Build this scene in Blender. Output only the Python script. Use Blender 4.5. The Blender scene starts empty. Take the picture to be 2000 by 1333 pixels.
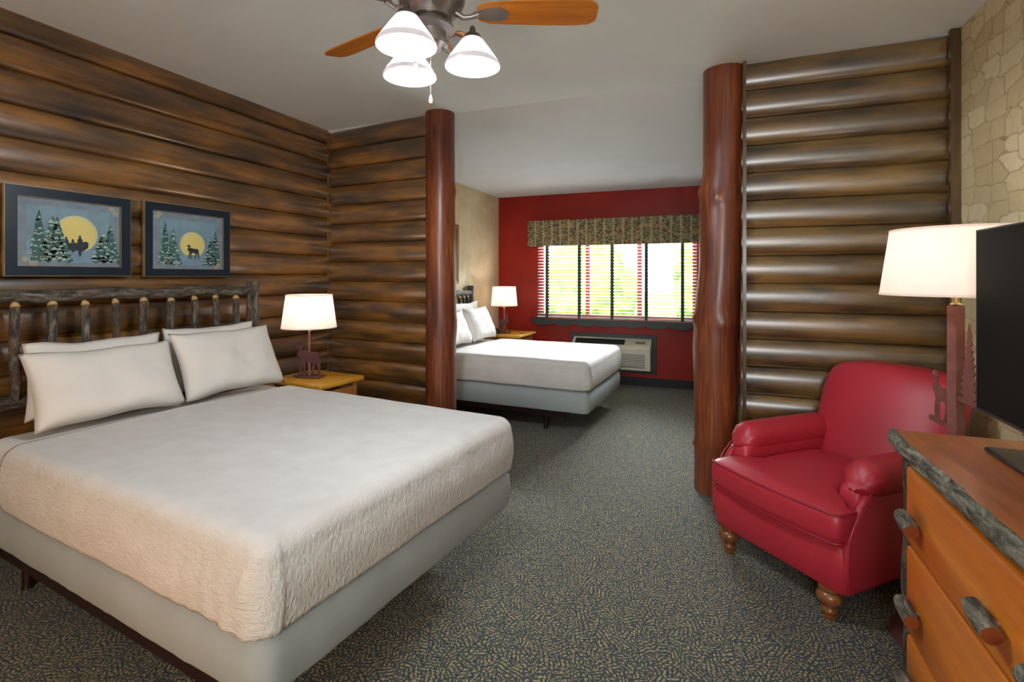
import bpy, bmesh, math, random
from mathutils import Vector, Matrix, noise

random.seed(7)
SC = bpy.context.scene
COL = SC.collection
PI = math.pi

# ------------------------------------------------------------------ camera
CAM_H = 1.40
cd = bpy.data.cameras.new('camera')
cam = bpy.data.objects.new('camera', cd)
COL.objects.link(cam)
cd.sensor_width = 36.0
cd.lens = 18.0
cd.shift_y = (540 - 666.5) / 2000.0
cd.clip_start = 0.02
cam.location = (0, 0, CAM_H)
cam.rotation_euler = (PI / 2, 0, math.atan(0.395))
SC.camera = cam
SC.view_settings.view_transform = 'Standard'
SC.view_settings.look = 'None'
SC.view_settings.gamma = 1.0
SC.view_settings.exposure = 1.0

# ------------------------------------------------------------------ world + lights
wd = bpy.data.worlds.new('sky')
SC.world = wd
wd.use_nodes = True
wn = wd.node_tree
bg = wn.nodes['Background']
bg.inputs['Color'].default_value = (0.93, 1.0, 0.97, 1)
bg.inputs['Strength'].default_value = 1.5


def lamp(name, kind, loc, energy, color, size=0.1, rot=None, size_y=None):
    l = bpy.data.lights.new(name, kind)
    l.energy = energy
    l.color = color
    if kind == 'AREA':
        l.size = size
        if size_y:
            l.shape = 'RECTANGLE'
            l.size_y = size_y
    elif kind in ('POINT', 'SPOT'):
        l.shadow_soft_size = size
    o = bpy.data.objects.new(name, l)
    COL.objects.link(o)
    o.location = loc
    if rot:
        o.rotation_euler = rot
    return o


WARM = (1.0, 0.80, 0.62)
sun = lamp('sun', 'SUN', (0, 0, 10), 3.0, (1, 0.96, 0.88))
sun.rotation_euler = (math.radians(35), math.radians(-12), 0)
sun.data.angle = 0.02
# added fill light behind the camera, also glancing off the log varnish
lamp('rear_fill', 'AREA', (0.3, -2.3, 1.7), 40, (0.93, 0.97, 1.0), 1.1, (math.radians(90), 0, math.radians(8)), 0.8)
# unseen warm light added left of the camera to tint the near bed side
lamp('warm_bed_light', 'POINT', (-1.75, -0.35, 0.40), 14, (1.0, 0.40, 0.04), 0.10)
# daylight coming in through the window of the far room
lamp('window_daylight', 'AREA', (-1.23, 7.75, 2.75), 1750, (0.87, 0.94, 1.0), 2.6, (math.radians(-48), 0, 0), 1.4)
# area light added low outside, standing in for bounce off the lawn
lamp('lawn_bounce_fill', 'AREA', (-1.23, 7.7, 0.1), 420, (0.92, 1.0, 0.86), 2.4, (math.radians(-125), 0, 0), 1.2)


# ------------------------------------------------------------------ material helpers
class NT:
    def __init__(self, name):
        self.m = bpy.data.materials.new(name)
        self.m.use_nodes = True
        self.t = self.m.node_tree
        self.b = self.t.nodes['Principled BSDF']
        self.out = self.t.nodes['Material Output']

    def n(self, typ, **kw):
        nd = self.t.nodes.new(typ)
        for k, v in kw.items():
            if k in nd.inputs.keys() if isinstance(k, str) else False:
                self.set(nd, k, v)
            else:
                setattr(nd, k, v)
        return nd

    def set(self, nd, key, v):
        s = nd.inputs[key]
        if hasattr(v, 'is_linked') or isinstance(v, bpy.types.NodeSocket):
            self.t.links.new(v, s)
        else:
            if isinstance(v, (tuple, list)) and len(v) == 3 and s.type == 'RGBA':
                v = (*v, 1)
            s.default_value = v

    def link(self, a, b):
        self.t.links.new(a, b)

    def coord(self, kind='Object', scale=(1, 1, 1), rot=(0, 0, 0), loc=(0, 0, 0)):
        tc = self.n('ShaderNodeTexCoord')
        mp = self.n('ShaderNodeMapping')
        self.link(tc.outputs[kind], mp.inputs['Vector'])
        mp.inputs['Scale'].default_value = scale
        mp.inputs['Rotation'].default_value = rot
        mp.inputs['Location'].default_value = loc
        return mp.outputs['Vector']

    def noise(self, vec, scale=5, detail=4, rough=0.55, dist=0.0):
        nd = self.n('ShaderNodeTexNoise')
        self.link(vec, nd.inputs['Vector'])
        nd.inputs['Scale'].default_value = scale
        nd.inputs['Detail'].default_value = detail
        nd.inputs['Roughness'].default_value = rough
        nd.inputs['Distortion'].default_value = dist
        return nd.outputs['Fac']

    def voro(self, vec, scale=5, feature='F1', rnd=1.0, out='Distance', smooth=None):
        nd = self.n('ShaderNodeTexVoronoi')
        nd.feature = feature
        self.link(vec, nd.inputs['Vector'])
        nd.inputs['Scale'].default_value = scale
        nd.inputs['Randomness'].default_value = rnd
        return nd.outputs[out] if out else nd

    def ramp(self, fac, stops, interp='LINEAR'):
        nd = self.n('ShaderNodeValToRGB')
        cr = nd.color_ramp
        cr.interpolation = interp
        while len(cr.elements) < len(stops):
            cr.elements.new(0.5)
        for e, (p, c) in zip(cr.elements, stops):
            e.position = p
            if not isinstance(c, (tuple, list)):
                c = (c, c, c)
            e.color = (*c[:3], 1)
        self.link(fac, nd.inputs['Fac'])
        return nd.outputs['Color']

    def mix(self, fac, a, b, blend='MIX'):
        nd = self.n('ShaderNodeMix')
        nd.data_type = 'RGBA'
        nd.blend_type = blend
        for idx, v in ((0, fac), (6, a), (7, b)):
            s = nd.inputs[idx]
            if isinstance(v, bpy.types.NodeSocket):
                self.link(v, s)
            else:
                if isinstance(v, (tuple, list)) and len(v) == 3:
                    v = (*v, 1)
                s.default_value = v
        return nd.outputs[2]

    def math(self, op, a, b=None, c=None):
        nd = self.n('ShaderNodeMath')
        nd.operation = op
        for i, v in enumerate((a, b, c)):
            if v is None:
                continue
            if isinstance(v, bpy.types.NodeSocket):
                self.link(v, nd.inputs[i])
            else:
                nd.inputs[i].default_value = v
        return nd.outputs[0]

    def sep(self, vec):
        nd = self.n('ShaderNodeSeparateXYZ')
        self.link(vec, nd.inputs[0])
        return nd.outputs

    def comb(self, x, y, z):
        nd = self.n('ShaderNodeCombineXYZ')
        for i, v in enumerate((x, y, z)):
            if isinstance(v, bpy.types.NodeSocket):
                self.link(v, nd.inputs[i])
            else:
                nd.inputs[i].default_value = v
        return nd.outputs[0]

    def bump(self, h, strength=0.3, dist=0.01):
        nd = self.n('ShaderNodeBump')
        self.link(h, nd.inputs['Height'])
        nd.inputs['Strength'].default_value = strength
        nd.inputs['Distance'].default_value = dist
        self.link(nd.outputs['Normal'], self.b.inputs['Normal'])
        return nd

    def base(self, col=None, rough=0.5, metal=0.0, spec=0.5):
        if col is not None:
            self.set(self.b, 'Base Color', col)
        self.set(self.b, 'Roughness', rough)
        self.set(self.b, 'Metallic', metal)
        self.set(self.b, 'Specular IOR Level', spec)
        return self


def plain(name, col, rough=0.5, metal=0.0, spec=0.5, var=0.12, scale=6, bump=0.0, bscale=200):
    k = NT(name)
    v = k.coord('Object')
    f = k.noise(v, scale, 3)
    lo = tuple(c * (1 - var) for c in col)
    hi = tuple(min(1, c * (1 + var)) for c in col)
    k.base(k.ramp(f, [(0.3, lo), (0.7, hi)]), rough, metal, spec)
    if bump:
        k.bump(k.noise(v, bscale, 2), bump, 0.003)
    return k.m


def lit(name, col, strength):
    k = NT(name)
    k.base(col, 0.5)
    k.set(k.b, 'Emission Color', col)
    k.set(k.b, 'Emission Strength', strength)
    return k.m


def srgb(r, g, b):
    def f(c):
        c /= 255.0
        return c / 12.92 if c <= 0.04045 else ((c + 0.055) / 1.055) ** 2.4
    return (f(r), f(g), f(b))


def mat_logs(name, dark, mid, light, rough=0.3):
    k = NT(name)
    uv = k.coord('UV', (1, 1, 1))
    sp = k.sep(uv)
    g = k.noise(k.comb(k.math('MULTIPLY', sp[0], 1.3), k.math('MULTIPLY', sp[1], 26), 0), 1.6, 6, 0.65, 0.6)
    blot = k.noise(k.comb(k.math('MULTIPLY', sp[0], 1.1), k.math('MULTIPLY', sp[1], 3.6), 3.3), 1.5, 5, 0.6)
    fine = k.noise(k.comb(k.math('MULTIPLY', sp[0], 6), k.math('MULTIPLY', sp[1], 150), 1.0), 1.3, 3, 0.6)
    s = k.math('ADD', k.math('MULTIPLY', g, 0.26), k.math('MULTIPLY', blot, 0.70))
    s = k.math('ADD', s, k.math('MULTIPLY', fine, 0.06))
    c = k.ramp(s, [(0.37, dark), (0.5, mid), (0.63, light)])
    # knots
    wob = k.noise(uv, 3.0, 2)
    kv = k.comb(k.math('MULTIPLY', sp[0], 2.1), k.math('ADD', k.math('MULTIPLY', sp[1], 5.0), k.math('MULTIPLY', wob, 0.5)), 0)
    kd = k.voro(kv, 1.0, 'F1', 1.0)
    kf = k.ramp(kd, [(0.05, 1.0), (0.13, 0.6), (0.26, 0.0)])
    c = k.mix(k.math('MULTIPLY', kf, 0.85), c, (0.012, 0.011, 0.011))
    k.base(c, k.math('ADD', rough, k.math('MULTIPLY', g, 0.12)), 0, 0.5)
    k.set(k.b, 'Coat Weight', 1.0)
    k.set(k.b, 'Coat IOR', 1.8)
    k.set(k.b, 'Coat Roughness', 0.3)
    k.bump(s, 0.10, 0.006)
    return k.m


def mat_wood(name, dark, mid, light, axis=0, rough=0.35, freq=1.0, coat=0.2, knots=False):
    k = NT(name)
    sc = [14 * freq, 14 * freq, 14 * freq]
    sc[axis] = 0.9 * freq
    v = k.coord('Object', tuple(sc))
    g = k.noise(v, 1.3, 6, 0.65, 1.2)
    sc2 = [2.2, 2.2, 2.2]
    sc2[axis] = 0.8
    b = k.noise(k.coord('Object', tuple(sc2)), 1.4, 3)
    s = k.math('ADD', k.math('MULTIPLY', g, 0.6), k.math('MULTIPLY', b, 0.4))
    c = k.ramp(s, [(0.34, dark), (0.5, mid), (0.66, light)])
    if knots:
        kk = [4.2, 4.2, 4.2]
        kk[axis] = 1.6
        kd = k.voro(k.coord('Object', tuple(kk)), 1.0)
        c = k.mix(k.ramp(kd, [(0.05, 0.8), (0.16, 0.0)]), c, tuple(x * 0.22 for x in dark))
    k.base(c, rough, 0, 0.5)
    k.set(k.b, 'Coat Weight', coat)
    k.set(k.b, 'Coat Roughness', 0.2)
    k.bump(s, 0.08, 0.004)
    return k.m


def mat_bark(name, axis=2, a=(0.010, 0.009, 0.008), b=(0.075, 0.062, 0.046), c=(0.23, 0.20, 0.155), red=0.5):
    k = NT(name)
    sc = [55, 55, 55]
    sc[axis] = 13
    v = k.coord('Object', tuple(sc))
    g = k.noise(v, 1.0, 6, 0.75, 0.8)
    cc = k.ramp(g, [(0.38, a), (0.5, b), (0.64, c)])
    r = k.noise(k.coord('Object'), 9, 3)
    cc = k.mix(k.math('MULTIPLY', k.ramp(r, [(0.56, 0.0), (0.66, 1.0)]), red), cc, (0.16, 0.055, 0.022))
    k.base(cc, 0.55, 0, 0.5)
    k.bump(g, 0.9, 0.012)
    return k.m


def mat_cloth(name, col, rough=0.9, bump=0.15, scale=350, var=0.03, sheen=0.0):
    k = NT(name)
    v = k.coord('Object')
    n = k.noise(v, scale, 2)
    f = k.noise(v, 3, 3)
    k.base(k.ramp(f, [(0.3, tuple(c * (1 - var) for c in col)), (0.7, tuple(min(1, c * (1 + var)) for c in col))]), rough, 0, 0.2)
    if sheen:
        k.set(k.b, 'Sheen Weight', sheen)
    k.bump(n, bump, 0.002)
    return k.m


def mat_coverlet():
    k = NT('matelasse_cotton')
    v = k.coord('Object')
    w = k.noise(v, 9, 2)
    sp = k.sep(v)
    side = k.comb(k.math('MULTIPLY', sp[0], 34), k.math('MULTIPLY', sp[1], 30), k.math('MULTIPLY', sp[2], 95))
    foot = k.comb(k.math('MULTIPLY', sp[0], 60), k.math('MULTIPLY', sp[1], 95), k.math('MULTIPLY', sp[2], 48))
    ge = k.n('ShaderNodeNewGeometry')
    gn = k.sep(ge.outputs['True Normal'])
    nx = k.math('GREATER_THAN', k.math('ABSOLUTE', gn[0]), 0.62)
    h = k.mix(nx, k.noise(side, 1.0, 2, 0.5, 0.9), k.noise(foot, 1.0, 2, 0.5, 0.6))
    amt = k.math('SUBTRACT', 1.0, k.math('MULTIPLY', k.math('ABSOLUTE', gn[2]), 0.72))
    h = k.math('MULTIPLY', h, amt)
    k.base(k.ramp(w, [(0.3, srgb(208, 205, 200)), (0.7, srgb(216, 214, 210))]), 0.85, 0, 0.25)
    k.bump(h, 0.9, 0.008)
    return k.m


def mat_carpet():
    k = NT('fern_carpet')
    v0 = k.coord('Object', (1, 1, 1))
    warp = k.n('ShaderNodeTexNoise')
    k.link(v0, warp.inputs['Vector'])
    warp.inputs['Scale'].default_value = 6
    add = k.n('ShaderNodeVectorMath')
    add.operation = 'MULTIPLY_ADD'
    k.link(warp.outputs['Color'], add.inputs[0])
    add.inputs[1].default_value = (0.05, 0.05, 0)
    k.link(v0, add.inputs[2])
    sp0 = k.sep(add.outputs[0])
    v = k.comb(sp0[0], sp0[1], 0.0)

    def fern(scale, off, thr, freq):
        vv = k.n('ShaderNodeVectorMath')
        vv.operation = 'ADD'
        k.link(v, vv.inputs[0])
        vv.inputs[1].default_value = off
        vo = k.voro(vv.outputs[0], scale, 'F1', 0.9, None)
        df = k.n('ShaderNodeVectorMath')
        df.operation = 'SUBTRACT'
        k.link(vv.outputs[0], df.inputs[0])
        k.link(vo.outputs['Position'], df.inputs[1])
        # position is returned in texture units already divided by scale
        cr = k.sep(vo.outputs['Color'])
        ro = k.n('ShaderNodeVectorRotate')
        ro.rotation_type = 'Z_AXIS'
        k.link(df.outputs[0], ro.inputs['Vector'])
        k.link(k.math('MULTIPLY', cr[0], 6.283), ro.inputs['Angle'])
        l = k.sep(ro.outputs[0])
        ay = k.math('ABSOLUTE', l[1])
        ph = k.math('SUBTRACT', l[0], k.math('MULTIPLY', ay, 0.75))
        ph = k.math('ADD', ph, k.math('MULTIPLY', k.noise(v, 42, 3, 0.6), 0.016))
        sn = k.math('SINE', k.math('MULTIPLY', ph, freq))
        leaf = k.math('GREATER_THAN', sn, thr)
        stem = k.math('GREATER_THAN', ay, 0.0022)
        return k.math('MULTIPLY', leaf, stem)
    f1 = k.math('MULTIPLY', fern(14, (0, 0, 0), -0.40, 320.0), fern(20, (3.3, 1.7, 0), -0.70, 350.0))
    sp1 = k.noise(v, 115, 3, 0.6)
    gaps = k.math('GREATER_THAN', sp1, 0.445)
    f = k.math('MULTIPLY', f1, gaps)
    tuft = k.noise(v, 700, 2)
    tan = k.ramp(tuft, [(0.3, srgb(122, 108, 66)), (0.7, srgb(192, 174, 122))])
    navy = k.ramp(tuft, [(0.3, srgb(10, 24, 32)), (0.7, srgb(42, 62, 72))])
    k.base(k.mix(f, navy, tan), 0.95, 0, 0.1)
    k.set(k.b, 'Sheen Weight', 0.22)
    k.set(k.b, 'Sheen Tint', (0.8, 0.9, 1.0))
    k.bump(k.math('ADD', tuft, k.math('MULTIPLY', f, 0.5)), 0.6, 0.006)
    return k.m


def mat_stone():
    k = NT('stone_wallpaper')
    v = k.coord('Object')
    wn_ = k.n('ShaderNodeTexNoise')
    k.link(v, wn_.inputs['Vector'])
    wn_.inputs['Scale'].default_value = 5
    wn_.inputs['Detail'].default_value = 3
    add = k.n('ShaderNodeVectorMath')
    add.operation = 'MULTIPLY_ADD'
    k.link(wn_.outputs['Color'], add.inputs[0])
    add.inputs[1].default_value = (0, 0.06, 0.05)
    k.link(v, add.inputs[2])
    sp = k.sep(add.outputs[0])

    vec = k.comb(k.math('MULTIPLY', sp[1], 6.2), k.math('MULTIPLY', sp[2], 10.5), 0.0)

    def vor(feature):
        nd = k.n('ShaderNodeTexVoronoi')
        nd.voronoi_dimensions = '2D'
        nd.distance = 'CHEBYCHEV'
        nd.feature = feature
        k.link(vec, nd.inputs['Vector'])
        nd.inputs['Scale'].default_value = 1
        nd.inputs['Randomness'].default_value = 0.62
        return nd
    v1, v2 = vor('F1'), vor('F2')
    e = k.math('SUBTRACT', v2.outputs['Distance'], v1.outputs['Distance'])
    c = k.sep(v1.outputs['Color'])[0]
    n1 = k.noise(v, 22, 5, 0.6)
    cc = k.math('ADD', k.math('MULTIPLY', c, 0.5), k.math('MULTIPLY', n1, 0.5))
    col = k.ramp(cc, [(0.15, srgb(202, 184, 140)), (0.5, srgb(219, 203, 161)), (0.85, srgb(236, 224, 188))])
    n2 = k.noise(v, 6, 3)
    line = k.math('LESS_THAN', e, k.math('SUBTRACT', k.math('MULTIPLY', n2, 0.16), 0.055))
    soft = k.ramp(e, [(0.0, 0.8), (0.16, 0.0)])
    col = k.mix(k.math('MULTIPLY', soft, 0.30), col, srgb(160, 128, 80))
    col = k.mix(k.math('MULTIPLY', line, 0.42), col, srgb(128, 98, 56))
    k.base(col, 0.75, 0, 0.3)
    return k.m


def mat_plaster(name, lo, hi, scale=2.5, rough=0.75):
    k = NT(name)
    v = k.coord('Object')
    f = k.noise(v, scale, 5, 0.6, 0.3)
    k.base(k.ramp(f, [(0.35, lo), (0.65, hi)]), rough, 0, 0.3)
    k.bump(k.noise(v, 160, 2), 0.05, 0.002)
    return k.m


def mat_valance():
    k = NT('tapestry_stripe')
    v = k.coord('Object')
    sp = k.sep(v)
    x = sp[0]
    z = sp[2]
    fr = k.math('FRACT', k.math('MULTIPLY', x, 8.6))
    stripe = k.math('LESS_THAN', k.math('ABSOLUTE', k.math('SUBTRACT', fr, 0.5)), 0.11)
    beads = k.math('GREATER_THAN', k.math('SINE', k.math('MULTIPLY', z, 260)), -0.2)
    cream = k.math('MULTIPLY', stripe, beads)
    vv = k.voro(k.comb(k.math('MULTIPLY', x, 52), 0, k.math('MULTIPLY', z, 52)), 1.0, 'F1', 0.75, None)
    cc = k.ramp(k.sep(vv.outputs['Color'])[0], [
        (0.0, srgb(88, 92, 70)), (0.25, srgb(122, 116, 86)), (0.45, srgb(70, 78, 62)), (0.6, srgb(150, 112, 78)),
        (0.75, srgb(144, 134, 104)), (0.9, srgb(172, 138, 84))], 'CONSTANT')
    dia = k.math('LESS_THAN', k.math('ADD', k.math('ABSOLUTE', k.math('SUBTRACT', k.math('FRACT', k.math('MULTIPLY', x, 8.6)), 0.0)),
                                     k.math('ABSOLUTE', k.math('SUBTRACT', k.math('FRACT', k.math('MULTIPLY', z, 12)), 0.5))), 0.22)
    cc = k.mix(k.math('MULTIPLY', dia, 0.6), cc, srgb(150, 104, 66))
    cc = k.mix(cream, cc, srgb(176, 166, 140))
    k.base(cc, 0.9, 0, 0.2)
    return k.m


def mat_shade(name, col, emit):
    k = NT(name)
    tr = k.n('ShaderNodeBsdfTranslucent')
    tr.inputs['Color'].default_value = (*col, 1)
    df = k.n('ShaderNodeBsdfDiffuse')
    v = k.coord('Object', (160, 160, 20))
    f = k.noise(v, 1.0, 2)
    k.link(k.ramp(f, [(0.2, tuple(c * 0.94 for c in col)), (0.8, col)]), df.inputs['Color'])
    mx = k.n('ShaderNodeMixShader')
    mx.inputs[0].default_value = 0.5
    k.link(df.outputs[0], mx.inputs[1])
    k.link(tr.outputs[0], mx.inputs[2])
    em = k.n('ShaderNodeEmission')
    em.inputs['Color'].default_value = (*col, 1)
    em.inputs['Strength'].default_value = emit
    ad = k.n('ShaderNodeAddShader')
    k.link(mx.outputs[0], ad.inputs[0])
    k.link(em.outputs[0], ad.inputs[1])
    k.link(ad.outputs[0], k.out.inputs['Surface'])
    return k.m


def mat_glass(name, tint=(1, 1, 1), gloss=0.08):
    k = NT(name)
    t = k.n('ShaderNodeBsdfTransparent')
    t.inputs['Color'].default_value = (*tint, 1)
    g = k.n('ShaderNodeBsdfGlossy')
    g.inputs['Roughness'].default_value = 0.03
    fr = k.n('ShaderNodeFresnel')
    fr.inputs['IOR'].default_value = 1.45
    mx = k.n('ShaderNodeMixShader')
    k.link(fr.outputs[0], mx.inputs[0])
    k.link(t.outputs[0], mx.inputs[1])
    k.link(g.outputs[0], mx.inputs[2])
    k.link(mx.outputs[0], k.out.inputs['Surface'])
    return k.m


# ------------------------------------------------------------------ materials
M = {}
M['logs'] = mat_logs('stained_log', (0.022, 0.016, 0.011), (0.118, 0.052, 0.011), (0.31, 0.132, 0.020))
M['logs_right'] = mat_logs('stained_log_olive', (0.027, 0.020, 0.010), (0.112, 0.064, 0.017), (0.24, 0.132, 0.030))
M['log_trim'] = mat_wood('stained_trim', (0.035, 0.02, 0.008), (0.09, 0.05, 0.016), (0.16, 0.095, 0.03), 2, 0.35)
M['chink'] = plain('jute_cord', srgb(112, 92, 52), 0.9, bump=0.5, bscale=300)
M['cedar'] = mat_wood('varnished_red_cedar', (0.055, 0.013, 0.006), (0.170, 0.038, 0.012), (0.32, 0.10, 0.022), 2, 0.40, 1.6, 0.15, True)
M['sapwood'] = plain('pale_cut_wood', srgb(186, 156, 108), 0.6)
M['ceiling'] = mat_plaster('ceiling_paint', srgb(222, 228, 231), srgb(226, 232, 235))
M['tan'] = mat_plaster('tan_faux_plaster', srgb(206, 186, 146), srgb(224, 208, 174), 3.0)
M['red'] = mat_plaster('brick_red_paint', srgb(140, 26, 14), srgb(154, 34, 22), 2.0, 0.45)
M['carpet'] = mat_carpet()
M['stone'] = mat_stone()
M['green_trim'] = plain('dark_green_paint', srgb(38, 52, 46), 0.4, var=0.25, scale=20)
M['charcoal'] = plain('black_vinyl', srgb(24, 24, 24), 0.5)
M['coverlet'] = mat_coverlet()
M['coverlet_cool'] = M['coverlet']
M['sheet'] = mat_cloth('white_sheet', srgb(222, 219, 213), 0.85, 0.12)
M['pillow'] = mat_cloth('white_pillowcase', srgb(216, 211, 204), 0.85, 0.12)
M['skirt'] = mat_cloth('grey_box_spring_cover', srgb(160, 168, 168), 0.8, 0.2, 250, 0.05)
M['steel_dark'] = plain('dark_bed_steel', srgb(42, 22, 20), 0.4, 0.3)
M['bark_y'] = mat_bark('hickory_bark_across', 1)
M['bark_x'] = mat_bark('hickory_bark_along', 1, red=0.25)
M['bark_z'] = mat_bark('hickory_bark_upright', 2)
M['bark_grey'] = mat_bark('grey_live_edge_bark', 1, (0.022, 0.022, 0.018), (0.15, 0.145, 0.11), (0.36, 0.35, 0.27), 0.15)
M['pine'] = mat_wood('honey_pine', srgb(186, 98, 22), srgb(206, 118, 32), srgb(222, 144, 54), 1, 0.3, 0.7, 0.35, True)
M['pine_top'] = mat_wood('red_brown_pine_top', srgb(142, 76, 42), srgb(176, 102, 58), srgb(200, 130, 82), 1, 0.30, 0.8, 0.6)
M['oak'] = mat_wood('yellow_pine_nightstand', srgb(176, 118, 26), srgb(202, 146, 44), srgb(216, 164, 66), 1, 0.3, 0.8, 0.4)
M['oak_dark'] = mat_wood('shaded_pine_side', srgb(150, 96, 34), srgb(170, 112, 44), srgb(190, 130, 60), 2, 0.35, 0.8, 0.3)  # darker copy of the nightstand pine, side shade put into the colour
M['frame_navy'] = plain('navy_black_frame', srgb(16, 32, 46), 0.35, var=0.2, scale=12)
M['gilt'] = plain('gilt_edge', srgb(150, 128, 92), 0.4, 0.4)
M['rust'] = plain('rust_brown_steel', srgb(146, 96, 88), 0.45, 0.2, var=0.15, scale=30)
M['rust_dark'] = plain('dark_rust_steel', srgb(104, 68, 68), 0.45, 0.2, var=0.2, scale=30)
M['brass'] = plain('polished_brass', srgb(214, 190, 128), 0.25, 0.9)
M['pewter'] = plain('brushed_pewter', srgb(150, 142, 138), 0.35, 0.75, var=0.15)
M['pewter_dark'] = plain('dark_pewter', srgb(96, 88, 86), 0.4, 0.6)
M['blade'] = mat_wood('fan_blade_oak', srgb(170, 92, 18), srgb(204, 124, 32), srgb(220, 146, 58), 0, 0.3, 1.2, 0.3)
M['leather'] = plain('red_vinyl', srgb(176, 42, 58), 0.40, 0, 0.5, 0.04, 4, 0.1, 500)
M['piping'] = plain('red_piping', srgb(150, 30, 46), 0.4)
M['leg_wood'] = mat_wood('turned_walnut_leg', srgb(78, 44, 20), srgb(118, 72, 36), srgb(160, 106, 60), 2, 0.28)
M['tv_body'] = plain('black_tv_plastic', srgb(22, 22, 24), 0.35)
M['tv_screen'] = plain('dark_tv_screen', srgb(26, 26, 26), 0.6, 0, 0.1, 0.02)
M['tv_edge'] = plain('grey_bezel', srgb(70, 72, 72), 0.35, 0.5)
M['tv_base'] = plain('blue_black_gloss', srgb(18, 26, 40), 0.15)
M['blind'] = plain('cream_blind_slat', srgb(196, 190, 184), 0.6)
M['tape'] = plain('green_ladder_tape', srgb(58, 72, 60), 0.9)
M['cord'] = plain('grey_cord', srgb(150, 140, 140), 0.8)
M['win_red'] = plain('red_window_sash', srgb(160, 60, 66), 0.45)
M['glass'] = mat_glass('window_glass')
M['valance'] = mat_valance()
M['ac'] = plain('putty_plastic', srgb(206, 202, 184), 0.5, var=0.04)
M['ac_dark'] = plain('grey_grille', srgb(70, 74, 72), 0.6)
M['phone'] = plain('black_plastic', srgb(18, 18, 18), 0.35)
M['shade'] = mat_shade('linen_lampshade', srgb(234, 222, 213), 0.18)
M['shade_trim'] = mat_shade('linen_trim', srgb(224, 210, 200), 0.12)
M['alabaster'] = mat_shade('alabaster_glass', (0.42, 0.395, 0.39), 0.3)
M['bulb'] = lit('lit_bulb', (1.0, 0.96, 0.9), 4.0)
M['mirror'] = NT('mirror_glass').base((0.85, 0.88, 0.86), 0.03, 1.0).m
M['frame_gold'] = mat_wood('gold_brown_moulding', srgb(116, 80, 46), srgb(150, 110, 68), srgb(186, 150, 104), 2, 0.35)
M['lawn'] = plain('lawn', srgb(150, 176, 92), 0.9, var=0.3, scale=2)
M['hedge'] = plain('hedge_leaves', srgb(150, 182, 96), 0.9, var=0.55, scale=3.5)
M['out_wall'] = plain('exterior_plaster', srgb(190, 180, 160), 0.9)
ART = [plain('art_mat_grey', srgb(144, 156, 166), 0.6, var=0.15, scale=14),
       plain('art_sky', srgb(142, 168, 180), 0.6, var=0.18, scale=10),
       plain('art_moon', srgb(246, 226, 146), 0.6, var=0.05),
       plain('art_moon_rim', srgb(232, 226, 176), 0.6),
       plain('art_pine_dark', srgb(78, 116, 110), 0.6, var=0.2, scale=40),
       plain('art_snow', srgb(196, 216, 202), 0.6, var=0.12, scale=40),
       plain('art_silhouette', srgb(52, 60, 66), 0.6),
       plain('art_water', srgb(150, 176, 194), 0.6, var=0.15, scale=14),
       plain('art_cone', srgb(186, 178, 158), 0.6, var=0.3, scale=90),
       plain('art_branch', srgb(152, 162, 168), 0.6)]


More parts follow.
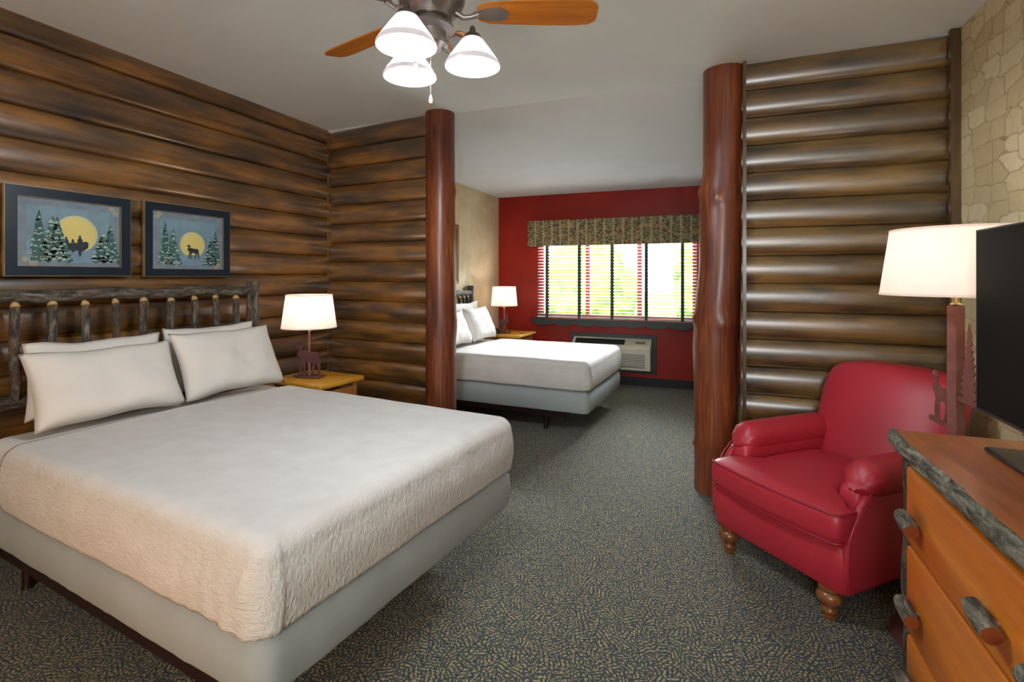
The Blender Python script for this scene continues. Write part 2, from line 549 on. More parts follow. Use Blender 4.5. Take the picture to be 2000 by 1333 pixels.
# ------------------------------------------------------------------ mesh helpers
class MB:
    def __init__(self):
        self.v, self.f, self.mi, self.uv = [], [], [], []

    def add(self, vs, fs, mi=0, uvs=None):
        o = len(self.v)
        self.v += [tuple(p) for p in vs]
        for i, f in enumerate(fs):
            self.f.append(tuple(o + k for k in f))
            self.mi.append(mi)
            self.uv.append([uvs[k] for k in f] if uvs else [(0, 0)] * len(f))
        return self

    def box(self, c, s, mi=0, M4=None):
        x, y, z = (k / 2 for k in s)
        vs = [Vector((sx * x, sy * y, sz * z)) for sx in (-1, 1) for sy in (-1, 1) for sz in (-1, 1)]
        if M4 is not None:
            vs = [M4 @ p for p in vs]
        c = Vector(c)
        vs = [p + c for p in vs]
        fs = [(0, 1, 3, 2), (4, 6, 7, 5), (0, 4, 5, 1), (2, 3, 7, 6), (0, 2, 6, 4), (1, 5, 7, 3)]
        return self.add(vs, fs, mi)

    def tube(self, pts, rad, n=10, mi=0, cap=True, cap_mi=None, wob=0.0, flat=1.0):
        pts = [Vector(p) for p in pts]
        if not isinstance(rad, (list, tuple)):
            rad = [rad] * len(pts)
        vs = []
        t0 = (pts[1] - pts[0]).normalized()
        ref = Vector((0, 0, 1)) if abs(t0.z) < 0.9 else Vector((1, 0, 0))
        a = t0.cross(ref).normalized()
        for i, p in enumerate(pts):
            t = (pts[min(i + 1, len(pts) - 1)] - pts[max(i - 1, 0)]).normalized()
            a = (a - t * a.dot(t)).normalized()
            b = t.cross(a)
            for j in range(n):
                an = 2 * PI * j / n
                d = a * math.cos(an) + b * math.sin(an) * flat
                r = rad[i]
                if wob:
                    q = p * 9 + d * 1.7
                    r *= 1 + wob * noise.noise(q)
                vs.append(p + d * r)
        fs = []
        for i in range(len(pts) - 1):
            for j in range(n):
                k = (j + 1) % n
                fs.append((i * n + j, i * n + k, (i + 1) * n + k, (i + 1) * n + j))
        self.add(vs, fs, mi)
        if cap:
            cm = mi if cap_mi is None else cap_mi
            o = len(self.v) - len(vs)
            self.f.append(tuple(o + j for j in range(n))[::-1])
            self.mi.append(cm)
            self.uv.append([(0, 0)] * n)
            e = o + (len(pts) - 1) * n
            self.f.append(tuple(e + j for j in range(n)))
            self.mi.append(cm)
            self.uv.append([(0, 0)] * n)
        return self

    def lathe(self, prof, n=32, c=(0, 0, 0), mi=0, M4=None):
        vs, fs = [], []
        for r, z in prof:
            for j in range(n):
                a = 2 * PI * j / n
                p = Vector((r * math.cos(a), r * math.sin(a), z))
                if M4 is not None:
                    p = M4 @ p
                vs.append(p + Vector(c))
        for i in range(len(prof) - 1):
            for j in range(n):
                k = (j + 1) % n
                fs.append((i * n + j, i * n + k, (i + 1) * n + k, (i + 1) * n + j))
        self.add(vs, fs, mi)
        return self

    def prism(self, poly, depth, M4, mi=0):
        n = len(poly)
        vs = [M4 @ Vector((x, y, -depth / 2)) for x, y in poly] + [M4 @ Vector((x, y, depth / 2)) for x, y in poly]
        fs = [tuple(range(n))[::-1], tuple(range(n, 2 * n))]
        fs += [(i, (i + 1) % n, n + (i + 1) % n, n + i) for i in range(n)]
        return self.add(vs, fs, mi)

    def sbox(self, c, h, p=6, n=14, M4=None, mi=0, fn=None):
        """rounded block; p sets how square it stays"""
        bm = bmesh.new()
        bmesh.ops.create_cube(bm, size=2)
        bmesh.ops.subdivide_edges(bm, edges=bm.edges[:], cuts=n, use_grid_fill=True)
        vs = []
        for v in bm.verts:
            q = v.co
            q = Vector([math.copysign(abs(math.sin(k * PI / 2)), k) for k in q])
            l = sum(abs(k) ** p for k in q) ** (1 / p)
            q = Vector((q.x / l * h[0], q.y / l * h[1], q.z / l * h[2]))
            if fn:
                q = fn(q)
            if M4 is not None:
                q = M4 @ q
            vs.append(q + Vector(c))
        bm.verts.index_update()
        fs = [tuple(v.index for v in f.verts) for f in bm.faces]
        bm.free()
        return self.add(vs, fs, mi)

    def loft(self, rings, closed=True, caps=True, mi=0):
        n = len(rings[0])
        vs = [p for r in rings for p in r]
        fs = []
        for i in range(len(rings) - 1):
            for j in range(n if closed else n - 1):
                k = (j + 1) % n
                fs.append((i * n + j, i * n + k, (i + 1) * n + k, (i + 1) * n + j))
        if caps:
            fs.append(tuple(range(n))[::-1])
            fs.append(tuple(range((len(rings) - 1) * n, len(rings) * n)))
        return self.add(vs, fs, mi)

    def build(self, name, mats, parent=None, world=True, angle=40, flat=False):
        if not isinstance(mats, (list, tuple)):
            mats = [mats]
        me = bpy.data.meshes.new(name)
        vs = self.v
        if parent is not None and world:
            inv = root_matrix(parent).inverted()
            vs = [inv @ Vector(p) for p in vs]
        me.from_pydata([tuple(p) for p in vs], [], self.f)
        for m in mats:
            me.materials.append(m)
        me.polygons.foreach_set('material_index', self.mi)
        ul = me.uv_layers.new(name='UVMap')
        k = 0
        for fu in self.uv:
            for u in fu:
                ul.data[k].uv = u
                k += 1
        bm = bmesh.new()
        bm.from_mesh(me)
        bmesh.ops.recalc_face_normals(bm, faces=bm.faces[:])
        bm.to_mesh(me)
        bm.free()
        if not flat:
            me.polygons.foreach_set('use_smooth', [True] * len(me.polygons))
            me.set_sharp_from_angle(angle=math.radians(angle))
        me.update()
        o = bpy.data.objects.new(name, me)
        COL.objects.link(o)
        if parent is not None:
            o.parent = parent
        return o


def root_matrix(o):
    m = Matrix.Translation(o.location) @ o.rotation_euler.to_matrix().to_4x4()
    if o.parent is not None:
        return root_matrix(o.parent) @ m
    return m


def tag(o, label, cat, group=None):
    o['label'] = label
    o['category'] = cat
    if group:
        o['group'] = group
    return o


def thing(name, label, cat, loc, rz=0.0, group=None):
    o = bpy.data.objects.new(name, None)
    o.empty_display_size = 0.1
    COL.objects.link(o)
    o.location = loc
    o.rotation_euler = (0, 0, rz)
    return tag(o, label, cat, group)


def struct(o):
    o['kind'] = 'structure'
    return o


def basis(origin, ex, ey, ez=None):
    ex, ey = Vector(ex).normalized(), Vector(ey).normalized()
    ez = ex.cross(ey) if ez is None else Vector(ez)
    m = Matrix.Identity(4)
    for i, a in enumerate((ex, ey, ez)):
        for j in range(3):
            m[j][i] = a[j]
    for j in range(3):
        m[j][3] = origin[j]
    return m


def rrect(x0, x1, y0, y1, rc, seg=8, step=None):
    """points + outward normals round a rounded rectangle (ccw)"""
    out = []
    for cx, cy, a0 in ((x1 - rc, y0 + rc, -90), (x1 - rc, y1 - rc, 0), (x0 + rc, y1 - rc, 90), (x0 + rc, y0 + rc, 180)):
        for i in range(seg + 1):
            a = math.radians(a0 + 90 * i / seg)
            out.append((cx + rc * math.cos(a), cy + rc * math.sin(a), math.cos(a), math.sin(a)))
    if step:
        res = []
        for i, p in enumerate(out):
            q = out[(i + 1) % len(out)]
            res.append(p)
            d = math.hypot(q[0] - p[0], q[1] - p[1])
            k = int(d / step)
            for j in range(1, k):
                t = j / k
                nx, ny = p[2] + (q[2] - p[2]) * t, p[3] + (q[3] - p[3]) * t
                l = math.hypot(nx, ny)
                res.append((p[0] + (q[0] - p[0]) * t, p[1] + (q[1] - p[1]) * t, nx / l, ny / l))
        out = res
    return out


def slab(mb, x0, x1, y0, y1, rc, prof, T=None, seg=6, mi=0, step=None, wr=0.0):
    """lofted rounded slab, prof = [(inset, z), ...] from bottom to top"""
    ct = rrect(x0, x1, y0, y1, rc, seg, step)
    rings = []
    for ins, z in prof:
        ring = []
        for px, py, nx, ny in ct:
            p = Vector((px - nx * ins, py - ny * ins, z))
            if wr:
                k = noise.noise(Vector((px * 7, py * 7, z * 3))) + 0.6 * noise.noise(Vector((px * 19, py * 19, z * 5)))
                p += Vector((nx, ny, 0)) * k * wr
            ring.append(T @ p if T is not None else p)
        rings.append(ring)
    mb.loft(rings, True, True, mi)
    return mb


# ------------------------------------------------------------------ room shell
CEIL = 2.74
BCEIL = 2.515
XL, XR = -3.30, 1.235
YB = 6.70
JOINT0, PITCH = 2.575, 0.1745


def log_wall(name, A, B, nrm, mat, z_top=CEIL, first=JOINT0, pitch=PITCH, bulge=0.044, back=0.12, holes=None, seed=0):
    """half-round log siding; A, B = plan points of the log peaks, nrm = direction towards the room"""
    rnd = random.Random(seed)
    A, B, nrm = Vector((*A, 0)), Vector((*B, 0)), Vector((*nrm, 0)).normalized()
    L = (B - A).length
    d = (B - A) / L
    nl = 28
    mb = MB()
    z1 = first
    rows = []
    z = first + pitch
    while z > -0.001:
        rows.append((z, max(z - pitch, 0)))
        z -= pitch
    for idx, (zt, zb) in enumerate(rows):
        full = zt - pitch
        npf = 18
        uo, vo = rnd.uniform(0, 30), idx * 3.0
        vs, uvs = [], []
        for i in range(npf + 1):
            t = 0.5 - 0.5 * math.sin((0.5 - i / npf) * PI) / math.sin(0.5 * PI)
            zz = zt - pitch * t
            a = (t - 0.5) * 2
            prof = (1 - abs(a) ** 2.3) ** 0.55
            zc = min(max(zz, 0.0), z_top)
            for j in range(nl + 1):
                s = L * j / nl
                w = 0.004 * noise.noise(Vector((s * 1.7 + uo, idx * 5.1, 0)))
                p = A + d * s - nrm * (bulge * (1 - prof)) + nrm * (w - 0.002 if 0 < i < npf else 0)
                dz = 0.004 * noise.noise(Vector((s * 1.3, (zt if t < 0.5 else zt - pitch) * 7, seed + 2)))
                vs.append((p.x, p.y, min(max(zc + dz, 0), z_top)))
                uvs.append((s + uo, vo + t * 0.24))
        fs = [(i * (nl + 1) + j, (i + 1) * (nl + 1) + j, (i + 1) * (nl + 1) + j + 1, i * (nl + 1) + j + 1)
              for i in range(npf) for j in range(nl)]
        mb.add(vs, fs, 0, uvs)
    # backing board
    c = (A + B) / 2 - nrm * (bulge + 0.003 + back / 2)
    rot = Matrix.Rotation(math.atan2(d.y, d.x), 4, 'Z')
    mb.box((c.x, c.y, z_top / 2), (L, back, z_top), 0, rot)
    return struct(mb.build(name, mat, angle=50))


# floor
mb = MB()
mb.add([(-3.6, -2.6, 0), (1.5, -2.6, 0), (1.5, 6.9, 0), (-3.6, 6.9, 0)], [(0, 1, 2, 3)])
mb.box((-1.05, 2.15, -0.06), (5.1, 9.5, 0.11))
struct(mb.build('floor', M['carpet']))

# ceiling: flat over the near room, coved down to the lower far room
mb = MB()
pr = [(-2.6, CEIL), (0.5, CEIL), (2.5, CEIL), (3.74, CEIL)]
for i in range(1, 13):
    t = i / 12
    pr.append((3.74 + 1.25 * t, CEIL - (CEIL - BCEIL) * (1 - (1 - t) ** 2)))
pr += [(5.8, BCEIL), (6.85, BCEIL)]
vs = []
for y, z in pr:
    vs += [(-3.6, y, z), (1.5, y, z), (-3.6, y, z + 0.1), (1.5, y, z + 0.1)]
fs = []
for i in range(len(pr) - 1):
    a, b = i * 4, i * 4 + 4
    fs += [(a, a + 1, b + 1, b), (a + 2, b + 2, b + 3, a + 3), (a, b, b + 2, a + 2), (a + 1, a + 3, b + 3, b + 1)]
fs += [(0, 2, 3, 1), (len(vs) - 4, len(vs) - 3, len(vs) - 1, len(vs) - 2)]
mb.add(vs, fs)
struct(mb.build('ceiling', M['ceiling'], angle=8))

log_wall('wall_left', (XL, -2.5), (XL, 3.92), (1, 0), M['logs'], first=2.63, pitch=0.1735, seed=3)
LP_A, LP_B = (-3.42, 3.784), (-2.13, 3.668)
log_wall('wall_partition_left', LP_A, LP_B, (-0.09, -1), M['logs'], seed=11)
log_wall('wall_partition_right', (0.16, 3.528), (XR, 3.520), (0, -1), M['logs_right'], seed=23)


def wall_box(name, x0, x1, y0, y1, z0, z1, mat):
    mb = MB()
    mb.box(((x0 + x1) / 2, (y0 + y1) / 2, (z0 + z1) / 2), (x1 - x0, y1 - y0, z1 - z0))
    return struct(mb.build(name, mat))


wall_box('wall_right', XR, XR + 0.12, -2.5, 3.52, 0, CEIL, M['stone'])
wall_box('wall_right_far', XR, XR + 0.12, 3.66, YB, 0, CEIL, M['tan'])
wall_box('wall_left_far', -2.97, -2.85, 3.86, YB, 0, CEIL, M['tan'])
wall_box('wall_rear', -3.5, 1.4, -2.62, -2.5, 0, CEIL, M['tan'])
# red window wall, with the window opening left out
WX0, WX1, WZ0, WZ1 = -2.25, -0.19, 0.83, 2.0
mb = MB()
for x0, x1, z0, z1 in ((-2.97, WX0, 0, 2.75), (WX1, 1.36, 0, 2.75), (WX0, WX1, 0, WZ0), (WX0, WX1, WZ1, 2.75)):
    mb.box(((x0 + x1) / 2, YB + 0.06, (z0 + z1) / 2), (x1 - x0, 0.12, z1 - z0))
struct(mb.build('wall_back', M['red']))
wall_box('baseboard_back', -2.85, XR, YB - 0.012, YB, 0, 0.105, M['charcoal'])
wall_box('baseboard_left', -2.85, -2.838, 4.0, YB - 0.015, 0, 0.105, M['charcoal'])

# corner board against the stone wall, and the board on the free end of the right partition
mb = MB()
mb.box((1.212, 3.462, CEIL / 2), (0.044, 0.035, CEIL - 0.004))
struct(mb.build('trim_1', M['log_trim']))
mb = MB()
mb.box((0.175, 3.535, CEIL / 2), (0.02, 0.10, CEIL - 0.004))
struct(mb.build('trim_2', M['log_trim']))
# jute cord caulking the log corner
mb = MB()
pts = []
for i in range(200):
    z = 0.02 + i * 2.70 / 199
    w = 0.007 * math.cos((z - JOINT0) / PITCH * 2 * PI)
    pts.append((-3.312 - w, 3.765 + w * 0.6, z))
mb.tube(pts, 0.006, 6)
struct(mb.build('trim_3', M['chink']))


# ------------------------------------------------------------------ log posts
def log_post(label, pts, mat, knots, seed):
    n = 40
    mb = MB()
    rings = []
    top = pts[-1][0]
    nz = 110
    for i in range(nz + 1):
        z = top * i / nz
        for a, b in zip(pts, pts[1:]):
            if a[0] <= z <= b[0] + 1e-6:
                t = (z - a[0]) / (b[0] - a[0])
                t = t * t * (3 - 2 * t)
                cx, cy, r = (a[k] + (b[k] - a[k]) * t for k in (1, 2, 3))
                break
        ring = []
        for j in range(n):
            an = 2 * PI * j / n
            dx, dy = math.cos(an), math.sin(an)
            rr = r * (1 + 0.03 * noise.noise(Vector((dx * 1.4 + seed, dy * 1.4, z * 0.9))) +
                      0.012 * noise.noise(Vector((dx * 6 + seed, dy * 6, z * 1.5))))
            for kz, ka, kh, kw in knots:
                da = math.radians(ka) - an
                da = math.atan2(math.sin(da), math.cos(da))
                rr += kh * math.exp(-((z - kz) / kw) ** 2 - (da * r / kw) ** 2)
            ring.append((cx + dx * rr, cy + dy * rr, z))
        rings.append(ring)
    mb.loft(rings)
    o = mb.build('log_post', mat, None, angle=50)
    return tag(o, label, 'post')


log_post('slimmer red cedar log post at the end of the left log partition',
         [(0, -2.09, 3.70, 0.128), (1.2, -2.09, 3.70, 0.124), (2.0, -2.095, 3.70, 0.12), (CEIL, -2.098, 3.70, 0.119)],
         M['cedar'], [(2.1, 10, 0.012, 0.05), (1.0, 5, 0.01, 0.1), (2.05, 250, 0.006, 0.03)], 3.0)
log_post('thick knotty red cedar log post beside the red armchair',
         [(0, 0.01, 3.62, 0.136), (0.9, 0.01, 3.62, 0.137), (1.15, 0.02, 3.62, 0.139), (1.5, 0.04, 3.62, 0.132), (1.9, 0.045, 3.62, 0.136),
          (2.15, 0.06, 3.62, 0.131), (CEIL, 0.065, 3.62, 0.135)],
         M['cedar'], [(1.12, 200, 0.024, 0.035), (1.95, 200, 0.020, 0.035), (1.9, 262, 0.012, 0.035), (1.93, 300, 0.012, 0.035),
                      (1.1, 290, 0.014, 0.04), (0.3, 195, 0.020, 0.02), (0.95, 200, 0.008, 0.2)], 9.0)


# ------------------------------------------------------------------ beds
def coverlet_mesh(L, W, x0, zt, zh, r, rc, T, fold=False, seed=0):
    hy = W / 2
    # contour parameters: base point on inner rectangle + normal
    base = []
    step = 0.018
    k = int((L - rc - x0) / step)
    for i in range(k):
        base.append((x0 + (L - rc - x0) * i / k, -(hy - rc), 0, -1))
    for i in range(16):
        a = math.radians(-90 + 90 * i / 16)
        base.append((L - rc, -(hy - rc), math.cos(a), math.sin(a)))
    k2 = int((W - 2 * rc) / step)
    for i in range(k2):
        base.append((L - rc, -(hy - rc) + (W - 2 * rc) * i / k2, 1, 0))
    for i in range(16):
        a = math.radians(90 * i / 16)
        base.append((L - rc, hy - rc, math.cos(a), math.sin(a)))
    for i in range(k + 1):
        base.append((L - rc - (L - rc - x0) * i / k, hy - rc, 0, 1))
    rows = []
    nv = 12
    for i in range(nv + 1):
        t = i / nv
        rows.append((0.0 - 0.014 * math.sin(t * PI), zh + (zt - r - zh) * t))
    for i in range(1, 9):
        a = PI / 2 * i / 8
        rows.append((r * (1 - math.cos(a)), zt - r + r * math.sin(a)))
    for f in (0.12, 0.25, 0.4, 0.55, 0.7, 0.85, 0.96):
        rows.append((r + (hy - 0.006 - r) * f, zt + 0.012 * f))
    rings = []
    for d, z in rows:
        ring = []
        for bx, by, nx, ny in base:
            if d <= rc:
                p = Vector((bx + nx * (rc - d), by + ny * (rc - d), z))
            else:
                s = (hy - d) / (hy - rc)
                p = Vector((min(bx, L - d), by * s, z))
            nr = Vector((nx, ny, 0.0)) if z < zt - 0.02 else Vector((0, 0, 1))
            q = Vector((p.x * 3 + seed, p.y * 3, z * 6))
            amp = 0.006 if nr.z < 0.5 else 0.004
            p += nr * amp * noise.noise(q)
            if nr.z < 0.5:
                # gathers near the corners, strongest at the hem
                cn = max(0.0, 1 - abs(p.x - (L - 0.12)) / 0.45)
                hm = (zt - z) / (zt - zh)
                p += nr * 0.003 * cn * hm * math.sin(p.x * 75 + seed) * (1 if ny < -0.5 else 0.0)
                p.z += 0.006 * (hm ** 4) * noise.noise(Vector((p.x * 5, p.y * 5, seed)))
                if fold and ny < -0.05 or (fold and ny < -0.05):
                    a = L - p.x
                    b = zt - z
                    if a < 0.02 + 0.62 * b and b > 0.03:
                        p += nr * 0.007 * min(1, (0.02 + 0.62 * b - a) / 0.02)
            ring.append(T @ p)
        rings.append(ring)
    mb = MB()
    mb.loft(rings, False, False)
    # bridge the two rims along the bed's centre line
    n = len(base)
    last = (len(rings) - 1) * n
    fs = [(last + i, last + i + 1, last + n - 2 - i, last + n - 1 - i) for i in range(n // 2 - 1)]
    mb.f += fs
    mb.mi += [0] * len(fs)
    mb.uv += [[(0, 0)] * 4 for _ in fs]
    return mb


def make_bed(label, loc, rz, L, W, zt, zbox, zhem, hb_far, hb_near, spindles, rail_z, post_top, lower_z, far_post=True):
    T = Matrix.Translation(loc) @ Matrix.Rotation(rz, 4, 'Z')
    root = thing('bed', label, 'bed', loc, rz)
    hy = W / 2
    # mattress under a white sheet
    mb = MB()
    r = 0.055
    prof = [(0.022, zhem - 0.01), (0.02, zhem + 0.02), (0.02, zt - r - 0.008)]
    prof += [(0.02 + r * (1 - math.cos(a)), zt - 0.008 - r + r * math.sin(a)) for a in [PI / 2 * i / 6 for i in range(1, 7)]]
    prof += [(0.09, zt - 0.005)]
    slab(mb, -0.03, L - 0.004, -hy, hy, 0.095, prof, T, 8)
    mb.build('mattress', M['sheet'], root)
    # box spring in its grey cover
    mb = MB()
    prof = [(0.05, zbox), (0.012, zbox + 0.006), (0.0, zbox + 0.03), (-0.004, (zbox + zhem) / 2), (0.002, zhem - 0.045), (0.02, zhem - 0.025), (0.03, zhem - 0.012)]
    slab(mb, -0.03, L + 0.008, -hy - 0.006, hy + 0.006, 0.07, prof, T, 8, 0, 0.03, 0.004)
    mb.build('box_spring', M['skirt'], root)
    # steel frame and legs
    mb = MB()
    R4 = Matrix.Rotation(rz, 4, 'Z')
    zf = zbox - 0.022
    for s in (-1, 1):
        mb.box(T @ Vector((L / 2 - 0.08, s * (hy - 0.03), zf)), (L - 0.22, 0.035, 0.04), 0, R4)
    mb.box(T @ Vector((0.1, 0, zf)), (0.035, W - 0.1, 0.04), 0, R4)
    mb.box(T @ Vector((L - 0.2, 0, zf)), (0.035, W - 0.1, 0.04), 0, R4)
    mb.build('bed_frame', M['steel_dark'], root)
    for x in (0.25, L - 0.42):
        for s in (-1, 1):
            mb = MB()
            p = T @ Vector((x, s * (hy - 0.09), 0))
            mb.tube([(p.x, p.y, 0), (p.x, p.y, 0.02), (p.x, p.y, zf - 0.018)], [0.024, 0.02, 0.02], 10)
            mb.build('leg', M['steel_dark'], root)
    # headboard of unpeeled poles
    A, B = Vector((*hb_near, 0)), Vector((*hb_far, 0))
    mb = MB()
    d = (B - A).normalized()
    pts = [A + d * ((B - A).length * i / 24) + Vector((0, 0, rail_z + 0.006 * math.sin(i * 0.8))) for i in range(25)]
    mb.tube(pts, [0.033 + 0.003 * math.sin(i * 1.3) for i in range(25)], 12, 0, True, 1, 0.10)
    pts = [p + Vector((0, 0, lower_z - rail_z)) for p in pts]
    mb.tube(pts, [0.036] * 25, 12, 0, True, 1, 0.10)
    hb = mb.build('headboard', [M['bark_x'], M['sapwood']], root)
    for P in (A, B):
        mb = MB()
        zs = [i * post_top / 24 for i in range(25)]
        mb.tube([(P.x + 0.003 * math.sin(z * 9), P.y, z) for z in zs], [0.043 + 0.003 * math.sin(z * 14) for z in zs], 14, 0, True, 0, 0.12)
        mb.build('post', [M['bark_z'], M['sapwood']], hb)
    nrm = Vector((-d.y, d.x, 0))
    if nrm.x < 0:
        nrm = -nrm
    for i, f in enumerate(spindles):
        P = A + (B - A) * f + nrm * 0.018
        top = rail_z - 0.055 + 0.004 * math.sin(i * 2.1)
        zs = [lower_z + 0.02 + (top - lower_z - 0.02) * j / 16 for j in range(17)]
        rr = 0.021 + 0.002 * math.sin(i * 1.7)
        mb = MB()
        pp = [(P.x + 0.002 * math.sin(j * 0.7 + i), P.y + 0.003 * math.sin(j * 0.45 + i * 1.3), z) for j, z in enumerate(zs)]
        mb.tube(pp, [rr] * 17, 10, 0, True, 1, 0.14)
        # pared pale tenon where the spindle meets the rail
        x, y, z = pp[-1]
        mb.tube([(x, y, z), (x - nrm.x * 0.006, y - nrm.y * 0.006, z + 0.014), (x - nrm.x * 0.014, y - nrm.y * 0.014, z + 0.024)], [rr * 0.98, rr * 0.86, rr * 0.5], 10, 1)
        mb.build('spindle', [M['bark_z'], M['sapwood']], hb)
    return root, T


def pillow_mesh(a, b, t, seed):
    mb = MB()
    n, m = 34, 24
    top, bot = [], []
    for sgn, dst in ((1, top), (-1, bot)):
        for i in range(n + 1):
            for j in range(m + 1):
                u, v = -1 + 2 * i / n, -1 + 2 * j / m
                x = a * u * (1 - 0.055 * (1 - v * v))
                y = b * v * (1 - 0.085 * (1 - u * u))
                e = max(0.0, (1 - u ** 4) * (1 - v ** 4))
                th = t * (e ** 0.55) * (1 - 0.22 * v)
                w = 0.010 * noise.noise(Vector((u * 2.4 + seed, v * 2.4, sgn))) * (e ** 0.4)
                w += 0.005 * noise.noise(Vector((u * 6 + seed, v * 5, sgn * 2))) * (e ** 0.3)
                dst.append((x, y + 0.012 * noise.noise(Vector((u * 2 + seed, 4, 1))), sgn * th + w))
    fs = [(i * (m + 1) + j, (i + 1) * (m + 1) + j, (i + 1) * (m + 1) + j + 1, i * (m + 1) + j + 1) for i in range(n) for j in range(m)]
    mb.add(top, fs)
    mb.add(bot, [f[::-1] for f in fs])
    return mb


def weld(o, d=0.0008):
    bm = bmesh.new()
    bm.from_mesh(o.data)
    bmesh.ops.remove_doubles(bm, verts=bm.verts[:], dist=d)
    bmesh.ops.recalc_face_normals(bm, faces=bm.faces[:])
    bm.to_mesh(o.data)
    bm.free()
    o.data.polygons.foreach_set('use_smooth', [True] * len(o.data.polygons))
    return o


def pillow(label, group, P0, P1, up, a, b, t, seed):
    """P0, P1: near and far lower corners; up: direction of the pillow's height"""
    P0, P1 = Vector(P0), Vector(P1)
    ex = (P1 - P0).normalized()
    ey = Vector(up).normalized()
    ey = (ey - ex * ey.dot(ex)).normalized()
    c = (P0 + P1) / 2 + ey * b
    mb = pillow_mesh(a, b, t, seed)
    o = mb.build('pillow', M['pillow'])
    weld(o)
    o.matrix_world = basis(c, ex, ey)
    o['label'] = label
    o['category'] = 'pillow'
    o['group'] = group
    return o


BT = 0.655
bed1, T1 = make_bed('big near bed with a rustic bark pole headboard against the left log wall',
                    (-3.045, 2.01, 0), math.radians(-6.6), 1.985, 1.47, BT, 0.205, 0.405,
                    (-3.135, 2.785), (-3.235, 1.20), [0.155, 0.248, 0.341, 0.434, 0.527, 0.626, 0.72, 0.813, 0.908], 1.300, 1.365, 0.77)
mb = coverlet_mesh(1.998, 1.495, 0.30, BT + 0.010, 0.395, 0.070, 0.072, T1, True, 1.0)
cv = mb.build('bedspread', M['coverlet'], None, angle=60)
so = cv.modifiers.new('cloth_thickness', 'SOLIDIFY')
so.thickness = 0.006
so.offset = -1
tag(cv, 'cream textured bedspread covering the big near bed', 'bedspread')

PG = 'pillows on the near bed'


def bl(T, x, y, z):
    return T @ Vector((x, y, z))


upv = (Matrix.Rotation(math.radians(-6.6), 4, 'Z') @ Vector((-0.50, 0, 1)))
upb = (Matrix.Rotation(math.radians(-6.6), 4, 'Z') @ Vector((-0.07, 0, 1)))
ZP = BT + 0.022
pillow('back pillow of the left pair on the near bed, mostly hidden', PG, bl(T1, 0.0, -0.575, ZP + 0.008), bl(T1, 0.0, 0.05, ZP + 0.008), upb, 0.313, 0.193, 0.046, 3)
pillow('large front pillow of the left pair on the near bed', PG, bl(T1, 0.245, -0.605, ZP + 0.003), bl(T1, 0.245, 0.035, ZP + 0.003), upv, 0.335, 0.197, 0.076, 8)
pillow('back pillow of the right pair on the near bed, only its top showing', PG, bl(T1, -0.03, 0.075, ZP), bl(T1, -0.03, 0.675, ZP), upb, 0.297, 0.205, 0.046, 14)
pillow('front pillow of the right pair on the near bed, nearest the nightstand lamp', PG, bl(T1, 0.235, 0.06, ZP + 0.003), bl(T1, 0.235, 0.70, ZP + 0.003), upv, 0.326, 0.214, 0.076, 21)

bed2, T2 = make_bed('smaller far bed beyond the log posts, beside the red window wall',
                    (-2.755, 5.115, 0), math.radians(-3.0), 1.765, 1.27, 0.64, 0.185, 0.40,
                    (-2.795, 5.69), (-2.80, 4.50), [0.12, 0.24, 0.36, 0.48, 0.60, 0.72, 0.815, 0.90], 1.20, 1.285, 0.75)
mb = coverlet_mesh(1.778, 1.295, 0.36, 0.650, 0.395, 0.070, 0.072, T2, False, 5.0)
cv2 = mb.build('bedspread', M['coverlet'], None, angle=60)
so = cv2.modifiers.new('cloth_thickness', 'SOLIDIFY')
so.thickness = 0.006
so.offset = -1
tag(cv2, 'white textured bedspread covering the far bed under the window', 'bedspread')
PG2 = 'pillows on the far bed'
up2 = (Matrix.Rotation(math.radians(-3), 4, 'Z') @ Vector((-0.40, 0, 1)))
up2b = (Matrix.Rotation(math.radians(-3), 4, 'Z') @ Vector((-0.05, 0, 1)))
pillow('pillow standing behind against the headboard of the far bed', PG2, bl(T2, 0.055, -0.02, 0.665), bl(T2, 0.055, 0.52, 0.665), up2b, 0.30, 0.218, 0.04, 31)
pillow('nearer front pillow on the far bed, partly behind the slim post', PG2, bl(T2, 0.27, -0.56, 0.668), bl(T2, 0.27, -0.02, 0.668), up2, 0.275, 0.19, 0.078, 35)
pillow('front pillow on the far bed, on the lamp side', PG2, bl(T2, 0.27, 0.03, 0.668), bl(T2, 0.27, 0.58, 0.668), up2, 0.278, 0.20, 0.078, 42)


